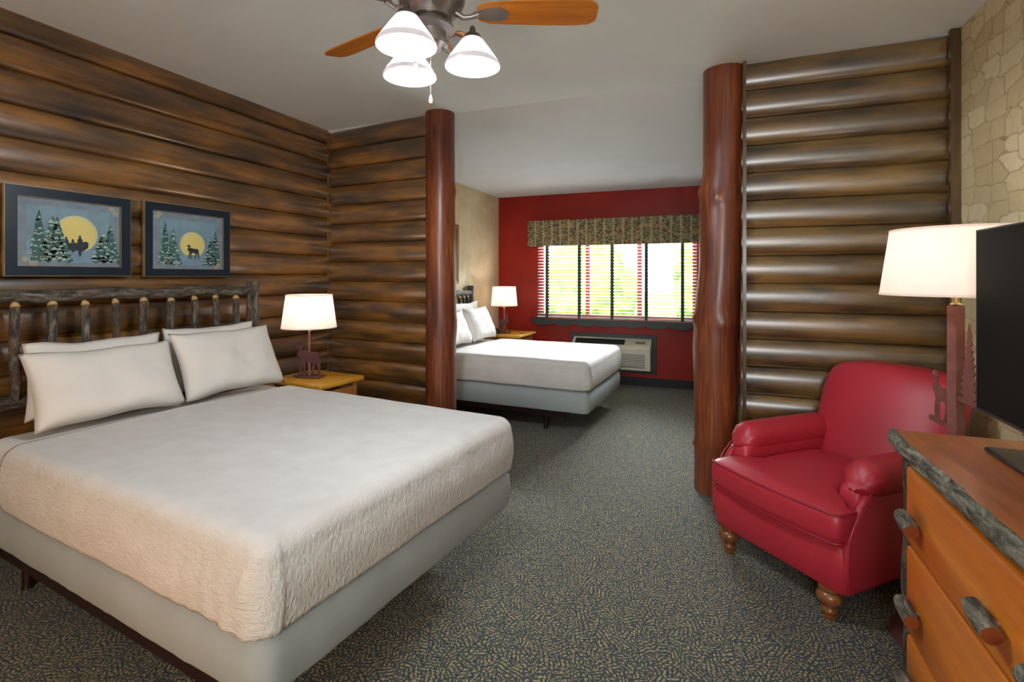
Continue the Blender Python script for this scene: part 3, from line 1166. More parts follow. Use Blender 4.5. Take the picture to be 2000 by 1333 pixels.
# ------------------------------------------------------------------ nightstands
def nightstand(label, loc, rz, w, d, h, mats):
    """w along local y, d along local x (front at +x)"""
    T = Matrix.Translation(loc) @ Matrix.Rotation(rz, 4, 'Z')
    R4 = Matrix.Rotation(rz, 4, 'Z')
    root = thing('nightstand', label, 'nightstand', loc, rz)
    mb = MB()
    slab(mb, -d / 2, d / 2, -w / 2, w / 2, 0.02, [(0.012, h - 0.038), (0.002, h - 0.03), (0.0, h - 0.012), (0.004, h - 0.004), (0.012, h)], T, 4)
    mb.build('top', mats[0], root)
    mb = MB()
    for s in (-1, 1):
        mb.box(T @ Vector((-0.02, s * (w / 2 - 0.075), h / 2 - 0.0)), (d - 0.16, 0.018, h - 0.2), 0, R4)
    mb.box(T @ Vector((-d / 2 + 0.05, 0, h / 2)), (0.018, w - 0.14, h - 0.2), 0, R4)
    mb.box(T @ Vector((-0.02, 0, 0.12)), (d - 0.14, w - 0.14, 0.018), 0, R4)
    mb.box(T @ Vector((-0.02, 0, h - 0.05)), (d - 0.12, w - 0.12, 0.022), 0, R4)
    mb.build('body', mats[1], root)
    for sx in (-1, 1):
        for sy in (-1, 1):
            p = T @ Vector((sx * (d / 2 - 0.055) - 0.005, sy * (w / 2 - 0.06), 0))
            mb = MB()
            zs = [0, 0.1, 0.25, 0.4, h - 0.038]
            mb.tube([(p.x, p.y, z) for z in zs], [0.022, 0.024, 0.023, 0.024, 0.024], 10, 0, True, 0, 0.08)
            mb.build('leg', M['oak_dark'], root)
    mb = MB()
    mb.box(T @ Vector((d / 2 - 0.05, 0, h - 0.13)), (0.022, w - 0.17, 0.13), 0, R4)
    dr = mb.build('drawer', mats[1], root)
    mb = MB()
    mb.tube([T @ Vector((d / 2 - 0.02, -0.05, h - 0.13)), T @ Vector((d / 2 - 0.015, 0, h - 0.13)), T @ Vector((d / 2 - 0.02, 0.05, h - 0.13))], 0.014, 10)
    for s in (-1, 1):
        mb.tube([T @ Vector((d / 2 - 0.04, s * 0.035, h - 0.13)), T @ Vector((d / 2 - 0.018, s * 0.035, h - 0.13))], 0.008, 8)
    mb.build('handle', M['bark_y'], dr)
    return root


nightstand('yellow pine nightstand in the log wall corner beside the near bed', (-2.81, 3.075, 0), math.radians(-6), 0.44, 0.56, 0.635, (M['oak'], M['oak_dark']))
nightstand('pine nightstand in the red wall corner beside the far bed', (-2.50, 6.22, 0), math.radians(-3), 0.56, 0.56, 0.665, (M['oak'], M['oak_dark']))


# ------------------------------------------------------------------ moose cut-outs
MOOSE = [(-0.50, 0.30), (-0.47, 0.40), (-0.40, 0.47), (-0.36, 0.50), (-0.42, 0.60), (-0.50, 0.60), (-0.56, 0.70), (-0.47, 0.66), (-0.48, 0.80),
         (-0.40, 0.68), (-0.36, 0.86), (-0.33, 0.70), (-0.27, 0.84), (-0.27, 0.66), (-0.18, 0.72), (-0.24, 0.56), (-0.30, 0.50), (-0.22, 0.48), (-0.12, 0.52),
         (-0.02, 0.46), (0.12, 0.44), (0.28, 0.45), (0.40, 0.42), (0.46, 0.34), (0.47, 0.10), (0.52, -0.08), (0.50, -0.22), (0.52, -0.48), (0.44, -0.48),
         (0.42, -0.22), (0.38, -0.05), (0.33, 0.02), (0.28, -0.14), (0.22, -0.26), (0.20, -0.48), (0.12, -0.48), (0.15, -0.24), (0.20, -0.06), (0.18, 0.06),
         (-0.02, 0.06), (-0.12, 0.06), (-0.14, -0.12), (-0.13, -0.48), (-0.21, -0.48), (-0.21, -0.14), (-0.24, -0.02), (-0.29, -0.16), (-0.30, -0.48), (-0.38, -0.48), (-0.37, -0.14),
         (-0.30, 0.10), (-0.31, 0.20), (-0.34, 0.10), (-0.37, 0.22), (-0.42, 0.30), (-0.46, 0.25)]


def scalloped_plate(mb, c, lx, ly, th, T):
    pts = []
    n = 36
    for i in range(n):
        a = 2 * PI * i / n
        k = 1 + 0.10 * math.cos(a * 9) * (0.6 + 0.4 * math.sin(a * 2))
        ca, sa = math.cos(a), math.sin(a)
        e = (abs(ca) ** 3.2 + abs(sa) ** 3.2) ** (-1 / 3.2)
        pts.append((lx / 2 * ca * e * k, ly / 2 * sa * e * k))
    mb.prism(pts, th, T @ Matrix.Translation(Vector(c)))


def moose_lamp(label, loc, rz, size, face, shade_b, shade_t, z_b, z_t, watts):
    """table lamp: moose cut from steel plate on a ragged base"""
    x, y, z = loc
    root = thing('table_lamp', label, 'lamp', loc, rz, 'moose table lamps')
    T = Matrix.Translation(loc) @ Matrix.Rotation(rz, 4, 'Z')
    mb = MB()
    scalloped_plate(mb, (0, 0, 0.012), size * 1.15, size * 0.55, 0.008, T)
    for s in (-1, 1):
        for q in (-1, 1):
            mb.box(T @ Vector((s * size * 0.4, q * size * 0.14, 0.004)), (0.02, 0.02, 0.008))
    mb.build('base', M['rust_dark'], root)
    mb = MB()
    E = T @ basis(Vector((0, -0.012, 0.016 + 0.48 * size)), (face, 0, 0), (0, 0, 1))
    mb.prism([(px * size, py * size) for px, py in MOOSE], 0.005, E)
    mb.build('moose_figure', M['rust_dark'], root)
    mb = MB()
    mb.tube([(x, y, z + 0.015), (x, y, z_b - 0.02), (x, y, z_b + 0.05)], 0.0085, 10)
    mb.build('pole', M['rust'], root)
    lamp_head(root, x, y, z_b, z_t, shade_b, shade_t, watts)
    return root


def lamp_head(root, x, y, zb, zt, rb, rt, watts):
    mb = MB()
    mb.lathe([(rb, zb), (rb - (rb - rt) * 0.5, (zb + zt) / 2), (rt, zt)], 56, (x, y, 0))
    sh = mb.build('lamp_shade', M['shade'], root)
    for r, z in ((rb, zb), (rt, zt)):
        mb = MB()
        s = (rb - rt) / (zt - zb) * 0.008
        k = 1 if z == zb else -1
        mb.lathe([(r + 0.0012, z), (r + 0.0012 - k * s, z + k * 0.009), (r - 0.0015 - k * s, z + k * 0.009), (r - 0.0015, z), (r + 0.0012, z)], 56, (x, y, 0))
        mb.build('shade_trim', M['shade_trim'], sh)
    mb = MB()
    mb.tube([(x, y, zb - 0.03), (x, y, zb + 0.07)], 0.014, 12)
    # harp spider
    for a in (0, 2 * PI / 3, 4 * PI / 3):
        mb.tube([(x, y, zt - 0.03), (x + math.cos(a) * (rt - 0.004), y + math.sin(a) * (rt - 0.004), zt - 0.012)], 0.002, 6)
    mb.tube([(x, y, zt - 0.045), (x, y, zt - 0.02)], 0.004, 8)
    for s in (-1, 1):
        mb.tube([(x, y + s * 0.014, zb + 0.02), (x, y + s * 0.05, zb + 0.08), (x, y + s * 0.052, zt - 0.10), (x, y, zt - 0.04)], 0.002, 6)
    mb.build('socket', M['brass'], root)
    mb = MB()
    zc = zb + 0.115
    mb.lathe([(0.0005, zc + 0.036), (0.016, zc + 0.031), (0.027, zc + 0.016), (0.03, zc), (0.026, zc - 0.016), (0.014, zc - 0.034), (0.013, zc - 0.045)], 20, (x, y, 0))
    mb.build('bulb', M['bulb'], root)
    lamp('lamp_light', 'POINT', (x, y, zb + 0.15), watts, WARM, 0.03)


moose_lamp('white shaded lamp with a steel moose, on the near nightstand in the log corner', (-2.85, 3.04, 0.635), math.radians(10), 0.195, 1, 0.198, 0.165, 1.012, 1.262, 2.6)
moose_lamp('white shaded lamp with a steel moose, on the far nightstand by the red wall', (-2.53, 6.13, 0.665), math.radians(-25), 0.17, -1, 0.172, 0.148, 1.018, 1.268, 2.4)
# bedside phone
ph = thing('telephone', 'small black telephone beside the lamp on the far nightstand, half behind the pillow', 'telephone', (-2.60, 6.005, 0.665), 0)
mb = MB()
mb.sbox((-2.60, 6.005, 0.690), (0.060, 0.055, 0.022), 5, 6)
mb.build('body', M['phone'], ph)
mb = MB()
mb.tube([(-2.66, 5.985, 0.712), (-2.64, 5.99, 0.722), (-2.58, 6.0, 0.724), (-2.555, 6.005, 0.714)], [0.018, 0.013, 0.013, 0.018], 10)
mb.build('handset', M['phone'], ph)


# ------------------------------------------------------------------ framed pictures
def pine_tree(mb, T, cx, y0, w, h, seed):
    rnd = random.Random(seed)
    tiers = 8
    lay = 0
    for i in range(tiers):
        f = i / tiers
        yb = y0 + h * f * 0.9
        ww = w * (1 - f) * 0.5 + 0.006
        hh = h * 0.24
        pts = []
        k = 7
        for j in range(k + 1):
            xx = cx - ww + 2 * ww * j / k
            pts.append((xx, yb + (0.012 if j % 2 else 0.0) + rnd.uniform(-0.004, 0.004)))
        pts.append((cx + 0.003, yb + hh))
        mb.prism(pts, 0.0004, T @ Matrix.Translation((0, 0, 0.0012 + 0.00035 * lay)), 4)
        lay += 1
        m = max(1, int(6 * (1 - f)))
        for j in range(m):
            sx = cx - ww * 0.8 + 1.6 * ww * (j + 0.5 + rnd.uniform(-.3, .3)) / m
            sy = yb + 0.018 + rnd.uniform(-0.006, 0.014)
            a = rnd.uniform(0.008, 0.016) * (w / 0.14)
            mb.prism([(sx - a, sy), (sx - a * 0.4, sy - a * 0.35), (sx + a * 0.3, sy - a * 0.1), (sx + a, sy - a * 0.5), (sx + a * 0.5, sy + a * 0.5), (sx, sy + a * 0.95), (sx - a * 0.5, sy + a * 0.5)],
                     0.0004, T @ Matrix.Translation((0, 0, 0.0012 + 0.00035 * lay)), 5)
        lay += 1


def framed_picture(label, y0, y1, z0, z1, kind):
    x = XL + 0.003
    root = thing('framed_picture', label, 'picture', (x, (y0 + y1) / 2, z0), 0, 'framed lake pictures over the near bed')
    w, h = y1 - y0, z1 - z0
    fw = 0.052 if kind == 0 else 0.05
    T = basis((x + 0.004, y0, z0), (0, 1, 0), (0, 0, 1))

    def bars(mb, a, b, d0, d1, mi):
        for (ax, ay, bx, by) in ((a, a, w - a, b), (a, h - b, w - a, h - a), (a, b, b, h - b), (w - b, b, w - a, h - b)):
            c = ((ax + bx) / 2, (ay + by) / 2)
            mb.box(T @ Vector((c[0], c[1], (d0 + d1) / 2)), (d1 - d0, abs(bx - ax), abs(by - ay)), mi)
    mb = MB()
    bars(mb, 0.004, fw, 0.0, 0.024, 0)
    bars(mb, 0.0, 0.006, 0.0, 0.021, 1)
    bars(mb, fw - 0.003, fw + 0.003, 0.004, 0.018, 1)
    mb.build('frame', [M['frame_navy'], M['gilt']], root, angle=20)
    mb = MB()
    Z = 0.006
    TT = T @ Matrix.Translation((0, 0, Z))

    def rect(a, b, c, d, mi, lay):
        mb.prism([(a, b), (c, b), (c, d), (a, d)], 0.0004, TT @ Matrix.Translation((0, 0, lay * 0.0003)), mi)
    rect(fw - 0.002, fw - 0.002, w - fw + 0.002, h - fw + 0.002, 0, 0)
    px0, px1 = (0.095, w - 0.088) if kind == 0 else (0.105, w - 0.098)
    py0, py1 = h * 0.16, h * 0.80
    rect(px0, py0, px1, py1, 1, 1)
    rect(px0, py0, px1, py0 + (py1 - py0) * 0.24, 7, 2)

    def disc(cx, cy, r, mi, lay, cut=None):
        pts = []
        for i in range(40):
            a = 2 * PI * i / 40
            yy = cy + r * math.sin(a)
            if cut is not None:
                yy = max(yy, cut)
            pts.append((cx + r * math.cos(a) * 1.03, yy))
        mb.prism(pts, 0.0004, TT @ Matrix.Translation((0, 0, lay * 0.0003)), mi)
    cut = py0 + (py1 - py0) * 0.23
    if kind == 0:
        disc(0.318, h * 0.50, 0.102, 3, 2.6, cut)
        disc(0.314, h * 0.49, 0.094, 2, 3.2, cut)
        # canoe with three riders, mirrored in the water
        cx, cy = 0.312, h * 0.355
        mb.prism([(cx - 0.062, cy + 0.022), (cx - 0.05, cy - 0.012), (cx - 0.03, cy - 0.022), (cx + 0.04, cy - 0.024), (cx + 0.062, cy - 0.006), (cx + 0.064, cy + 0.022),
                  (cx + 0.05, cy + 0.03), (cx + 0.03, cy + 0.022), (cx - 0.02, cy + 0.016), (cx - 0.045, cy + 0.022)], 0.0004, TT @ Matrix.Translation((0, 0, 0.0016)), 6)
        for dx, s in ((-0.043, 0.9), (-0.012, 0.7), (0.022, 1.1)):
            mb.prism([(cx + dx - 0.012 * s, cy + 0.018), (cx + dx - 0.010 * s, cy + 0.036 * s), (cx + dx - 0.004, cy + 0.043 * s), (cx + dx - 0.006, cy + 0.05 * s), (cx + dx, cy + 0.058 * s),
                      (cx + dx + 0.006, cy + 0.05 * s), (cx + dx + 0.004, cy + 0.043 * s), (cx + dx + 0.012 * s, cy + 0.034 * s), (cx + dx + 0.012 * s, cy + 0.018)], 0.0004, TT @ Matrix.Translation((0, 0, 0.0018)), 6)
            mb.prism([(cx + dx - 0.01, cy - 0.02), (cx + dx + 0.012, cy - 0.02), (cx + dx + 0.004, cy - 0.048 * s), (cx + dx - 0.003, cy - 0.05 * s)], 0.0004, TT @ Matrix.Translation((0, 0, 0.0018)), 6)
        for t in ((0.145, py0, 0.10, 0.27, 1), (0.225, py0, 0.15, 0.24, 3), (0.205, py0 + 0.02, 0.15, 0.22, 2), (0.485, py0, 0.12, 0.22, 5), (0.445, py0, 0.13, 0.17, 4)):
            pine_tree(mb, TT, *t)
        cones = ((w - 0.10, h - 0.075), (w - 0.078, h - 0.10), (0.092, 0.088), (0.125, 0.066))
    else:
        disc(0.325, h * 0.455, 0.087, 3, 2.6, cut)
        disc(0.325, h * 0.45, 0.08, 2, 3.2, cut)
        E = TT @ basis((0.328, h * 0.33, 0.0016), (1, 0, 0), (0, 1, 0))
        mb.prism([(px * 0.085, py * 0.075) for px, py in MOOSE], 0.0004, E, 6)
        for t in ((0.135, py0, 0.10, 0.27, 11), (0.185, py0, 0.13, 0.23, 12), (0.49, py0, 0.10, 0.24, 14), (0.455, py0, 0.12, 0.19, 13)):
            pine_tree(mb, TT, *t)
        cones = ((0.085, h - 0.09), (0.10, h - 0.07), (w - 0.085, 0.08), (w - 0.10, 0.066))
    for i, (a, b) in enumerate(cones):
        pts = [(a + 0.019 * math.cos(2 * PI * q / 12) * (1.15 if q % 2 else 0.9), b + 0.015 * math.sin(2 * PI * q / 12) * (1.15 if q % 2 else 0.9)) for q in range(12)]
        mb.prism(pts, 0.0006, TT @ Matrix.Translation((0, 0, 0.0012 + i * 0.0002)), 8)
    # faint branches on the mat
    rnd = random.Random(kind + 5)
    for i in range(14):
        a = rnd.choice([fw + 0.02, w - fw - 0.02])
        b = rnd.uniform(h * 0.25, h * 0.75)
        l, an = rnd.uniform(0.02, 0.05), rnd.uniform(0.9, 2.2)
        q = (a + l * math.cos(an) * 0.35, b + l * math.sin(an))
        mb.prism([(a, b), (a + 0.002, b), (q[0] + 0.001, q[1]), (q[0], q[1])], 0.0003, TT @ Matrix.Translation((0, 0, 0.0009)), 9)
    mb.build('print', ART, root, flat=True)
    mb = MB()
    g0 = fw - 0.001
    mb.add([T @ Vector((g0, g0, 0.016)), T @ Vector((w - g0, g0, 0.016)), T @ Vector((w - g0, h - g0, 0.016)), T @ Vector((g0, h - g0, 0.016))], [(0, 1, 2, 3)])
    mb.build('glass', M['glass'], root)
    return root


framed_picture('navy framed picture of a canoe before a yellow moon', 1.434, 2.028, 1.400, 1.866, 0)
framed_picture('navy framed picture of a moose before a yellow moon', 2.106, 2.708, 1.397, 1.870, 1)

# gilt framed mirror on the far tan wall
mr = thing('wall_mirror', 'gold framed mirror on the tan wall above the far bed', 'mirror', (-2.85, 5.05, 1.31), 0)
T = basis((-2.849, 4.68, 1.31), (0, 1, 0), (0, 0, 1))
w, h, fw = 0.745, 0.70, 0.075
mb = MB()
for a, b, d1 in ((0, 0.022, 0.03), (0.018, 0.05, 0.022), (0.046, fw, 0.014)):
    for (ax, ay, bx, by) in ((a, a, w - a, b), (a, h - b, w - a, h - a), (a, b, b, h - b), (w - b, b, w - a, h - b)):
        mb.box(T @ Vector(((ax + bx) / 2, (ay + by) / 2, d1 / 2)), (d1, abs(bx - ax), abs(by - ay)))
mb.build('frame', M['frame_gold'], mr, angle=20)
mb = MB()
mb.box(T @ Vector((w / 2, h / 2, 0.004)), (0.006, w - 2 * fw + 0.004, h - 2 * fw + 0.004))
mb.build('glass', M['mirror'], mr)

# ------------------------------------------------------------------ window, blind, valance, sill
win = bpy.data.objects.new('window_1', None)
COL.objects.link(win)
win.location = ((WX0 + WX1) / 2, YB + 0.06, WZ0)
win['kind'] = 'structure'
mb = MB()
yw = YB + 0.07
for x in (WX0 + 0.03, WX1 - 0.03):
    mb.box((x, yw, (WZ0 + WZ1) / 2), (0.06, 0.07, WZ1 - WZ0))
for x in (-1.575, -0.895):
    mb.box((x, yw, (WZ0 + WZ1) / 2), (0.055, 0.06, WZ1 - WZ0))
for z in (WZ0 + 0.025, WZ1 - 0.025):
    mb.box(((WX0 + WX1) / 2, yw, z), (WX1 - WX0, 0.07, 0.05))
mb.build('window_frame', M['win_red'], win)
mb = MB()
mb.box(((WX0 + WX1) / 2, yw, (WZ0 + WZ1) / 2), (WX1 - WX0 - 0.08, 0.005, WZ1 - WZ0 - 0.06))
mb.build('window_pane', M['glass'], win)

bld = thing('window_blind', 'cream slatted blind with dark green tapes in the far window', 'blind', ((WX0 + WX1) / 2, YB - 0.05, WZ0), 0)
SL = 0.0405
yb = YB - 0.055
bx0, bx1 = WX0 + 0.008, WX1 - 0.008
k = 0
z = WZ0 + 0.065
while z < 1.98:
    mb = MB()
    tilt = Matrix.Rotation(math.radians(12), 4, 'X')
    vs = []
    for i in range(5):
        t = -1 + i / 2
        vs.append(tilt @ Vector((0, t * 0.022, 0.0022 * (1 - t * t))))
    q = [(bx0, yb + v.y, z + v.z) for v in vs] + [(bx1, yb + v.y, z + v.z) for v in vs]
    q += [(bx0, yb + v.y, z + v.z - 0.0022) for v in vs] + [(bx1, yb + v.y, z + v.z - 0.0022) for v in vs]
    fs = [(i, i + 1, 6 + i, 5 + i) for i in range(4)] + [(10 + i, 15 + i, 16 + i, 11 + i) for i in range(4)]
    fs += [(0, 5, 15, 10), (4, 14, 19, 9)]
    mb.add(q, fs)
    mb.build('slat', M['blind'], bld)
    z += SL
mb = MB()
mb.box(((bx0 + bx1) / 2, yb, WZ0 + 0.025), (bx1 - bx0, 0.044, 0.022))
mb.build('bottom_rail', M['blind'], bld)
mb = MB()
mb.box(((bx0 + bx1) / 2, yb, 2.02), (bx1 - bx0, 0.055, 0.05))
mb.build('head_rail', M['blind'], bld)
for x in (-2.108, -1.662, -1.229, -0.798, -0.363):
    mb = MB()
    for s in (-1, 1):
        mb.box((x, yb + s * 0.026, (WZ0 + 0.012 + 2.0) / 2), (0.036, 0.0015, 2.0 - WZ0 - 0.012))
    mb.box((x, yb, WZ0 + 0.0125), (0.036, 0.052, 0.0015))
    mb.build('tape', M['tape'], bld)
for x in (-1.96, -1.80, -1.42, -1.10, -0.62, -0.50):
    mb = MB()
    mb.tube([(x, yb - 0.025, WZ0 + 0.03), (x, yb - 0.025, 1.99)], 0.0018, 6)
    mb.build('cord', M['cord'], bld)

va = thing('valance', 'tapestry covered valance box above the far window', 'valance', (-1.245, YB - 0.1, 1.80), 0)
mb = MB()
vx0, vx1 = -2.337, -0.08
mb.box(((vx0 + vx1) / 2, YB - 0.195, 1.972), (vx1 - vx0, 0.016, 0.338))
for x in (vx0 + 0.008, vx1 - 0.008):
    mb.box((x, YB - 0.095, 1.972), (0.016, 0.188, 0.338))
mb.box(((vx0 + vx1) / 2, YB - 0.1, 2.135), (vx1 - vx0 - 0.02, 0.18, 0.012))
mb.build('front_board', M['valance'], va)

# sill with a wavy apron
mb = MB()
mb.box((-1.235, YB - 0.062, 0.818), (2.20, 0.12, 0.022))
poly = [(-2.32, 0.808), (-0.15, 0.808)]
n = 120
for i in range(n + 1):
    x = -0.15 - 2.17 * i / n
    poly.append((x, 0.752 + 0.014 * math.sin(x * 21) + 0.006 * math.sin(x * 47 + 1)))
mb.prism(poly, 0.03, basis((0, YB - 0.085, 0), (1, 0, 0), (0, 0, 1)))
sl = mb.build('window_sill', M['green_trim'])
sl['kind'] = 'structure'

# ------------------------------------------------------------------ wall air conditioner
acx0, acx1, acz0, acz1 = -1.74, -0.735, 0.225, 0.60
ac = thing('air_conditioner', 'putty coloured wall air conditioner under the far window', 'air conditioner', (-1.24, YB - 0.1, acz0), 0)
yf = YB - 0.20
mb = MB()
# cabinet with sloping top
pf = [(YB - 0.002, acz0 + 0.02), (yf, acz0), (yf - 0.004, acz1 - 0.11), (yf + 0.012, acz1 - 0.09), (YB - 0.03, acz1), (YB - 0.002, acz1)]
vs = [(acx0, y, z) for y, z in pf] + [(acx1, y, z) for y, z in pf]
n = len(pf)
mb.add(vs, [tuple(range(n)), tuple(range(n, 2 * n))[::-1]] + [(i, (i + 1) % n, n + (i + 1) % n, n + i) for i in range(n)])
mb.build('cabinet', M['ac'], ac, angle=25)
mb = MB()
for i in range(9):
    z = acz0 + 0.05 + i * 0.0225
    mb.box(((acx0 + acx1) / 2, yf - 0.004, z), (acx1 - acx0 - 0.13, 0.008, 0.0125))
mb.build('intake_grille', M['ac'], ac)
mb = MB()
mb.box(((acx0 + acx1) / 2, yf - 0.0010, acz0 + 0.14), (acx1 - acx0 - 0.13, 0.004, 0.215))
mb.build('grille_back', M['ac_dark'], ac)
sl_ang = math.atan2(0.09, YB - 0.03 - (yf + 0.012))
slope = Matrix.Rotation(sl_ang, 4, 'X')
cy, cz = (yf + 0.012 + YB - 0.03) / 2, acz1 - 0.045
mb = MB()
mb.box((acx0 + 0.36, cy, cz + 0.004), (0.64, 0.10, 0.006), 0, slope)
for i in range(6):
    off = slope @ Vector((0, -0.04 + i * 0.016, 0.006))
    mb.box((acx0 + 0.36, cy + off.y, cz + off.z + 0.003), (0.64, 0.004, 0.006), 1, slope)
mb.build('air_outlet', [M['ac_dark'], M['charcoal']], ac)
mb = MB()
mb.box((acx1 - 0.13, cy, cz + 0.003), (0.12, 0.05, 0.004), 0, slope)
mb.build('control_panel', plain('panel_tan', srgb(140, 132, 112), 0.5), ac)
# dark green surround
mb = MB()
for a, b, c, d in ((acx0 - 0.055, acx1 + 0.055, acz1 + 0.002, acz1 + 0.05), (acx0 - 0.055, acx0 - 0.004, acz0 - 0.03, acz1 + 0.002), (acx1 + 0.004, acx1 + 0.055, acz0 - 0.03, acz1 + 0.002), (acx0 - 0.055, acx1 + 0.055, acz0 - 0.07, acz0 - 0.03)):
    mb.box(((a + b) / 2, YB - 0.012, (c + d) / 2), (b - a, 0.022, d - c))
mb.build('surround', M['green_trim'], ac)

# ------------------------------------------------------------------ ceiling fan
FX, FY = -1.055, 1.79
FZ = 2.455
fan = thing('ceiling_fan', 'pewter ceiling fan with oak blades and three lit glass shades', 'ceiling fan', (FX, FY, CEIL), 0)
mb = MB()
mb.lathe([(0.0, CEIL), (0.075, CEIL), (0.07, CEIL - 0.03), (0.03, CEIL - 0.05), (0.016, CEIL - 0.055), (0.016, CEIL - 0.13), (0.05, CEIL - 0.135), (0.11, CEIL - 0.15), (0.135, CEIL - 0.19), (0.135, CEIL - 0.235),
          (0.125, CEIL - 0.26), (0.105, CEIL - 0.275), (0.10, CEIL - 0.29), (0.085, CEIL - 0.30), (0.08, CEIL - 0.31), (0.0, CEIL - 0.312)], 48, (FX, FY, 0))
mb.build('motor_housing', M['pewter'], fan)
mb = MB()
mb.lathe([(0.0, CEIL - 0.31), (0.062, CEIL - 0.312), (0.066, CEIL - 0.335), (0.092, CEIL - 0.34), (0.096, CEIL - 0.352), (0.06, CEIL - 0.362), (0.058, CEIL - 0.395), (0.068, CEIL - 0.40), (0.066, CEIL - 0.415),
          (0.03, CEIL - 0.435), (0.012, CEIL - 0.452), (0.0, CEIL - 0.456)], 40, (FX, FY, 0))
mb.build('light_fitter', M['pewter'], fan)
for i in range(5):
    a = math.radians(93 + 72 * i)
    R4 = Matrix.Translation((FX, FY, FZ)) @ Matrix.Rotation(a, 4, 'Z') @ Matrix.Rotation(math.radians(-13), 4, 'X')
    # blade outline along local x
    poly = []
    for x, hw in ((0.185, 0.030), (0.20, 0.045), (0.23, 0.056), (0.30, 0.062), (0.45, 0.068), (0.58, 0.070), (0.635, 0.064), (0.658, 0.048), (0.665, 0.03)):
        poly.append((x, hw))
    poly = poly + [(x, -y) for x, y in reversed(poly)]
    bmesh_ = MB()
    bmesh_.prism(poly, 0.006, R4)
    bo = bpy.data.objects.new('blade', None)
    # blade built in its own local frame so the grain follows it
    inv = R4.inverted()
    mbb = MB()
    mbb.prism(poly, 0.006, Matrix.Identity(4))
    bl_o = mbb.build('blade', M['blade'], None, angle=30)
    bl_o.parent = fan
    bl_o.matrix_local = Matrix.Translation((-FX, -FY, -CEIL)) @ R4
    bpy.data.objects.remove(bo)
    # blade iron: arm from the motor and a leaf shaped plate under the blade
    ir = MB()
    leaf = [(0.17, 0.012), (0.20, 0.020), (0.24, 0.034), (0.275, 0.036), (0.30, 0.022), (0.312, 0.0)]
    leaf = leaf + [(x, -y) for x, y in reversed(leaf[:-1])]
    ir.prism(leaf, 0.006, Matrix.Translation((0, 0, -0.0065)))
    ir.tube([(0.10, 0, 0.0), (0.13, 0.004, -0.018), (0.155, 0, -0.02), (0.19, 0, -0.008)], [0.014, 0.011, 0.010, 0.012], 10)
    io = ir.build('blade_iron', M['pewter'], None)
    io.parent = bl_o
ang0 = 40
SHC = (FX - 0.0, FY)
for i, an in enumerate((52, 172, 292)):
    a = math.radians(an - 21.6)
    dx, dy = math.cos(a), math.sin(a)
    px, py = FX + 0.012 + dx * 0.168, FY - 0.03 + dy * 0.168
    zt = 2.352
    mb = MB()
    q = []
    for t, zz in ((0.03, 2.325), (0.07, 2.295), (0.10, 2.300), (0.13, 2.345), (0.155, 2.375), (0.168, 2.378)):
        q.append((FX + 0.012 * t / 0.168 + dx * t, FY - 0.03 * t / 0.168 + dy * t, zz))
    mb.tube(q, 0.0055, 10)
    mb.tube([(px, py, 2.40), (px, py, 2.39), (px, py, zt + 0.002)], [0.006, 0.012, 0.013], 12)
    mb.lathe([(0.013, zt + 0.02), (0.03, zt + 0.012), (0.040, zt - 0.004), (0.036, zt - 0.006)], 24, (px, py, 0))
    mb.build('lamp_arm', M['pewter_dark'], fan)
    mb = MB()
    mb.lathe([(0.032, zt), (0.042, zt - 0.008), (0.062, zt - 0.036), (0.084, zt - 0.068), (0.102, zt - 0.093), (0.109, zt - 0.105), (0.111, zt - 0.112), (0.109, zt - 0.117), (0.106, zt - 0.114), (0.103, zt - 0.104), (0.097, zt - 0.092)], 40, (px, py, 0))
    gs = mb.build('glass_shade', M['alabaster'], fan)
    mb = MB()
    zc = zt - 0.08
    mb.lathe([(0.0005, zc - 0.034), (0.018, zc - 0.029), (0.029, zc - 0.012), (0.031, zc + 0.002), (0.026, zc + 0.018), (0.014, zc + 0.038), (0.013, zc + 0.06), (0.0005, zc + 0.06)], 20, (px, py, 0))
    mb.build('bulb', M['bulb'], gs)
    lamp('fan_light', 'POINT', (px, py, zt - 0.10), 36, (0.85, 0.93, 1.0), 0.03)


def pull_chain(x, y, z0, z1):
    mb = MB()
    n = int((z0 - z1) / 0.006)
    for i in range(n):
        z = z0 - i * 0.006
        mb.lathe([(0.0002, z + 0.002), (0.0015, z + 0.001), (0.0015, z - 0.001), (0.0002, z - 0.002)], 6, (x, y, 0))
    mb.tube([(x, y, z0), (x, y, z1)], 0.0006, 5)
    pc = mb.build('pull_chain', M['pewter'], fan)
    mb = MB()
    mb.lathe([(0.0005, z1 + 0.004), (0.003, z1), (0.006, z1 - 0.012), (0.0075, z1 - 0.022), (0.005, z1 - 0.031), (0.0005, z1 - 0.034)], 14, (x, y, 0))
    mb.build('pull_knob', M['sapwood'], pc)


pull_chain(FX + 0.028, FY - 0.052, 2.30, 2.105)
pull_chain(FX - 0.040, FY - 0.05, 2.30, 2.25)

# ------------------------------------------------------------------ armchair
CL = Vector((0.297, 2.656, 0))
CR = math.radians(-46)
ch = thing('armchair', 'red vinyl armchair with rolled arms beside the log dresser', 'armchair', CL, CR)


def cbuild(mb, name, mat, parent=None, angle=50):
    return mb.build(name, mat, parent or ch, world=False, angle=angle)


# local frame: x across, -y front, z up
HW = 0.365
mb = MB()
prof = [(0.04, 0.130), (0.012, 0.133), (0.002, 0.148), (-0.003, 0.24), (0.0, 0.315), (0.010, 0.328), (0.04, 0.332)]
slab(mb, -HW + 0.012, HW - 0.012, -0.09, 0.66, 0.05, prof, None, 12)
cbuild(mb, 'base', M['leather'])


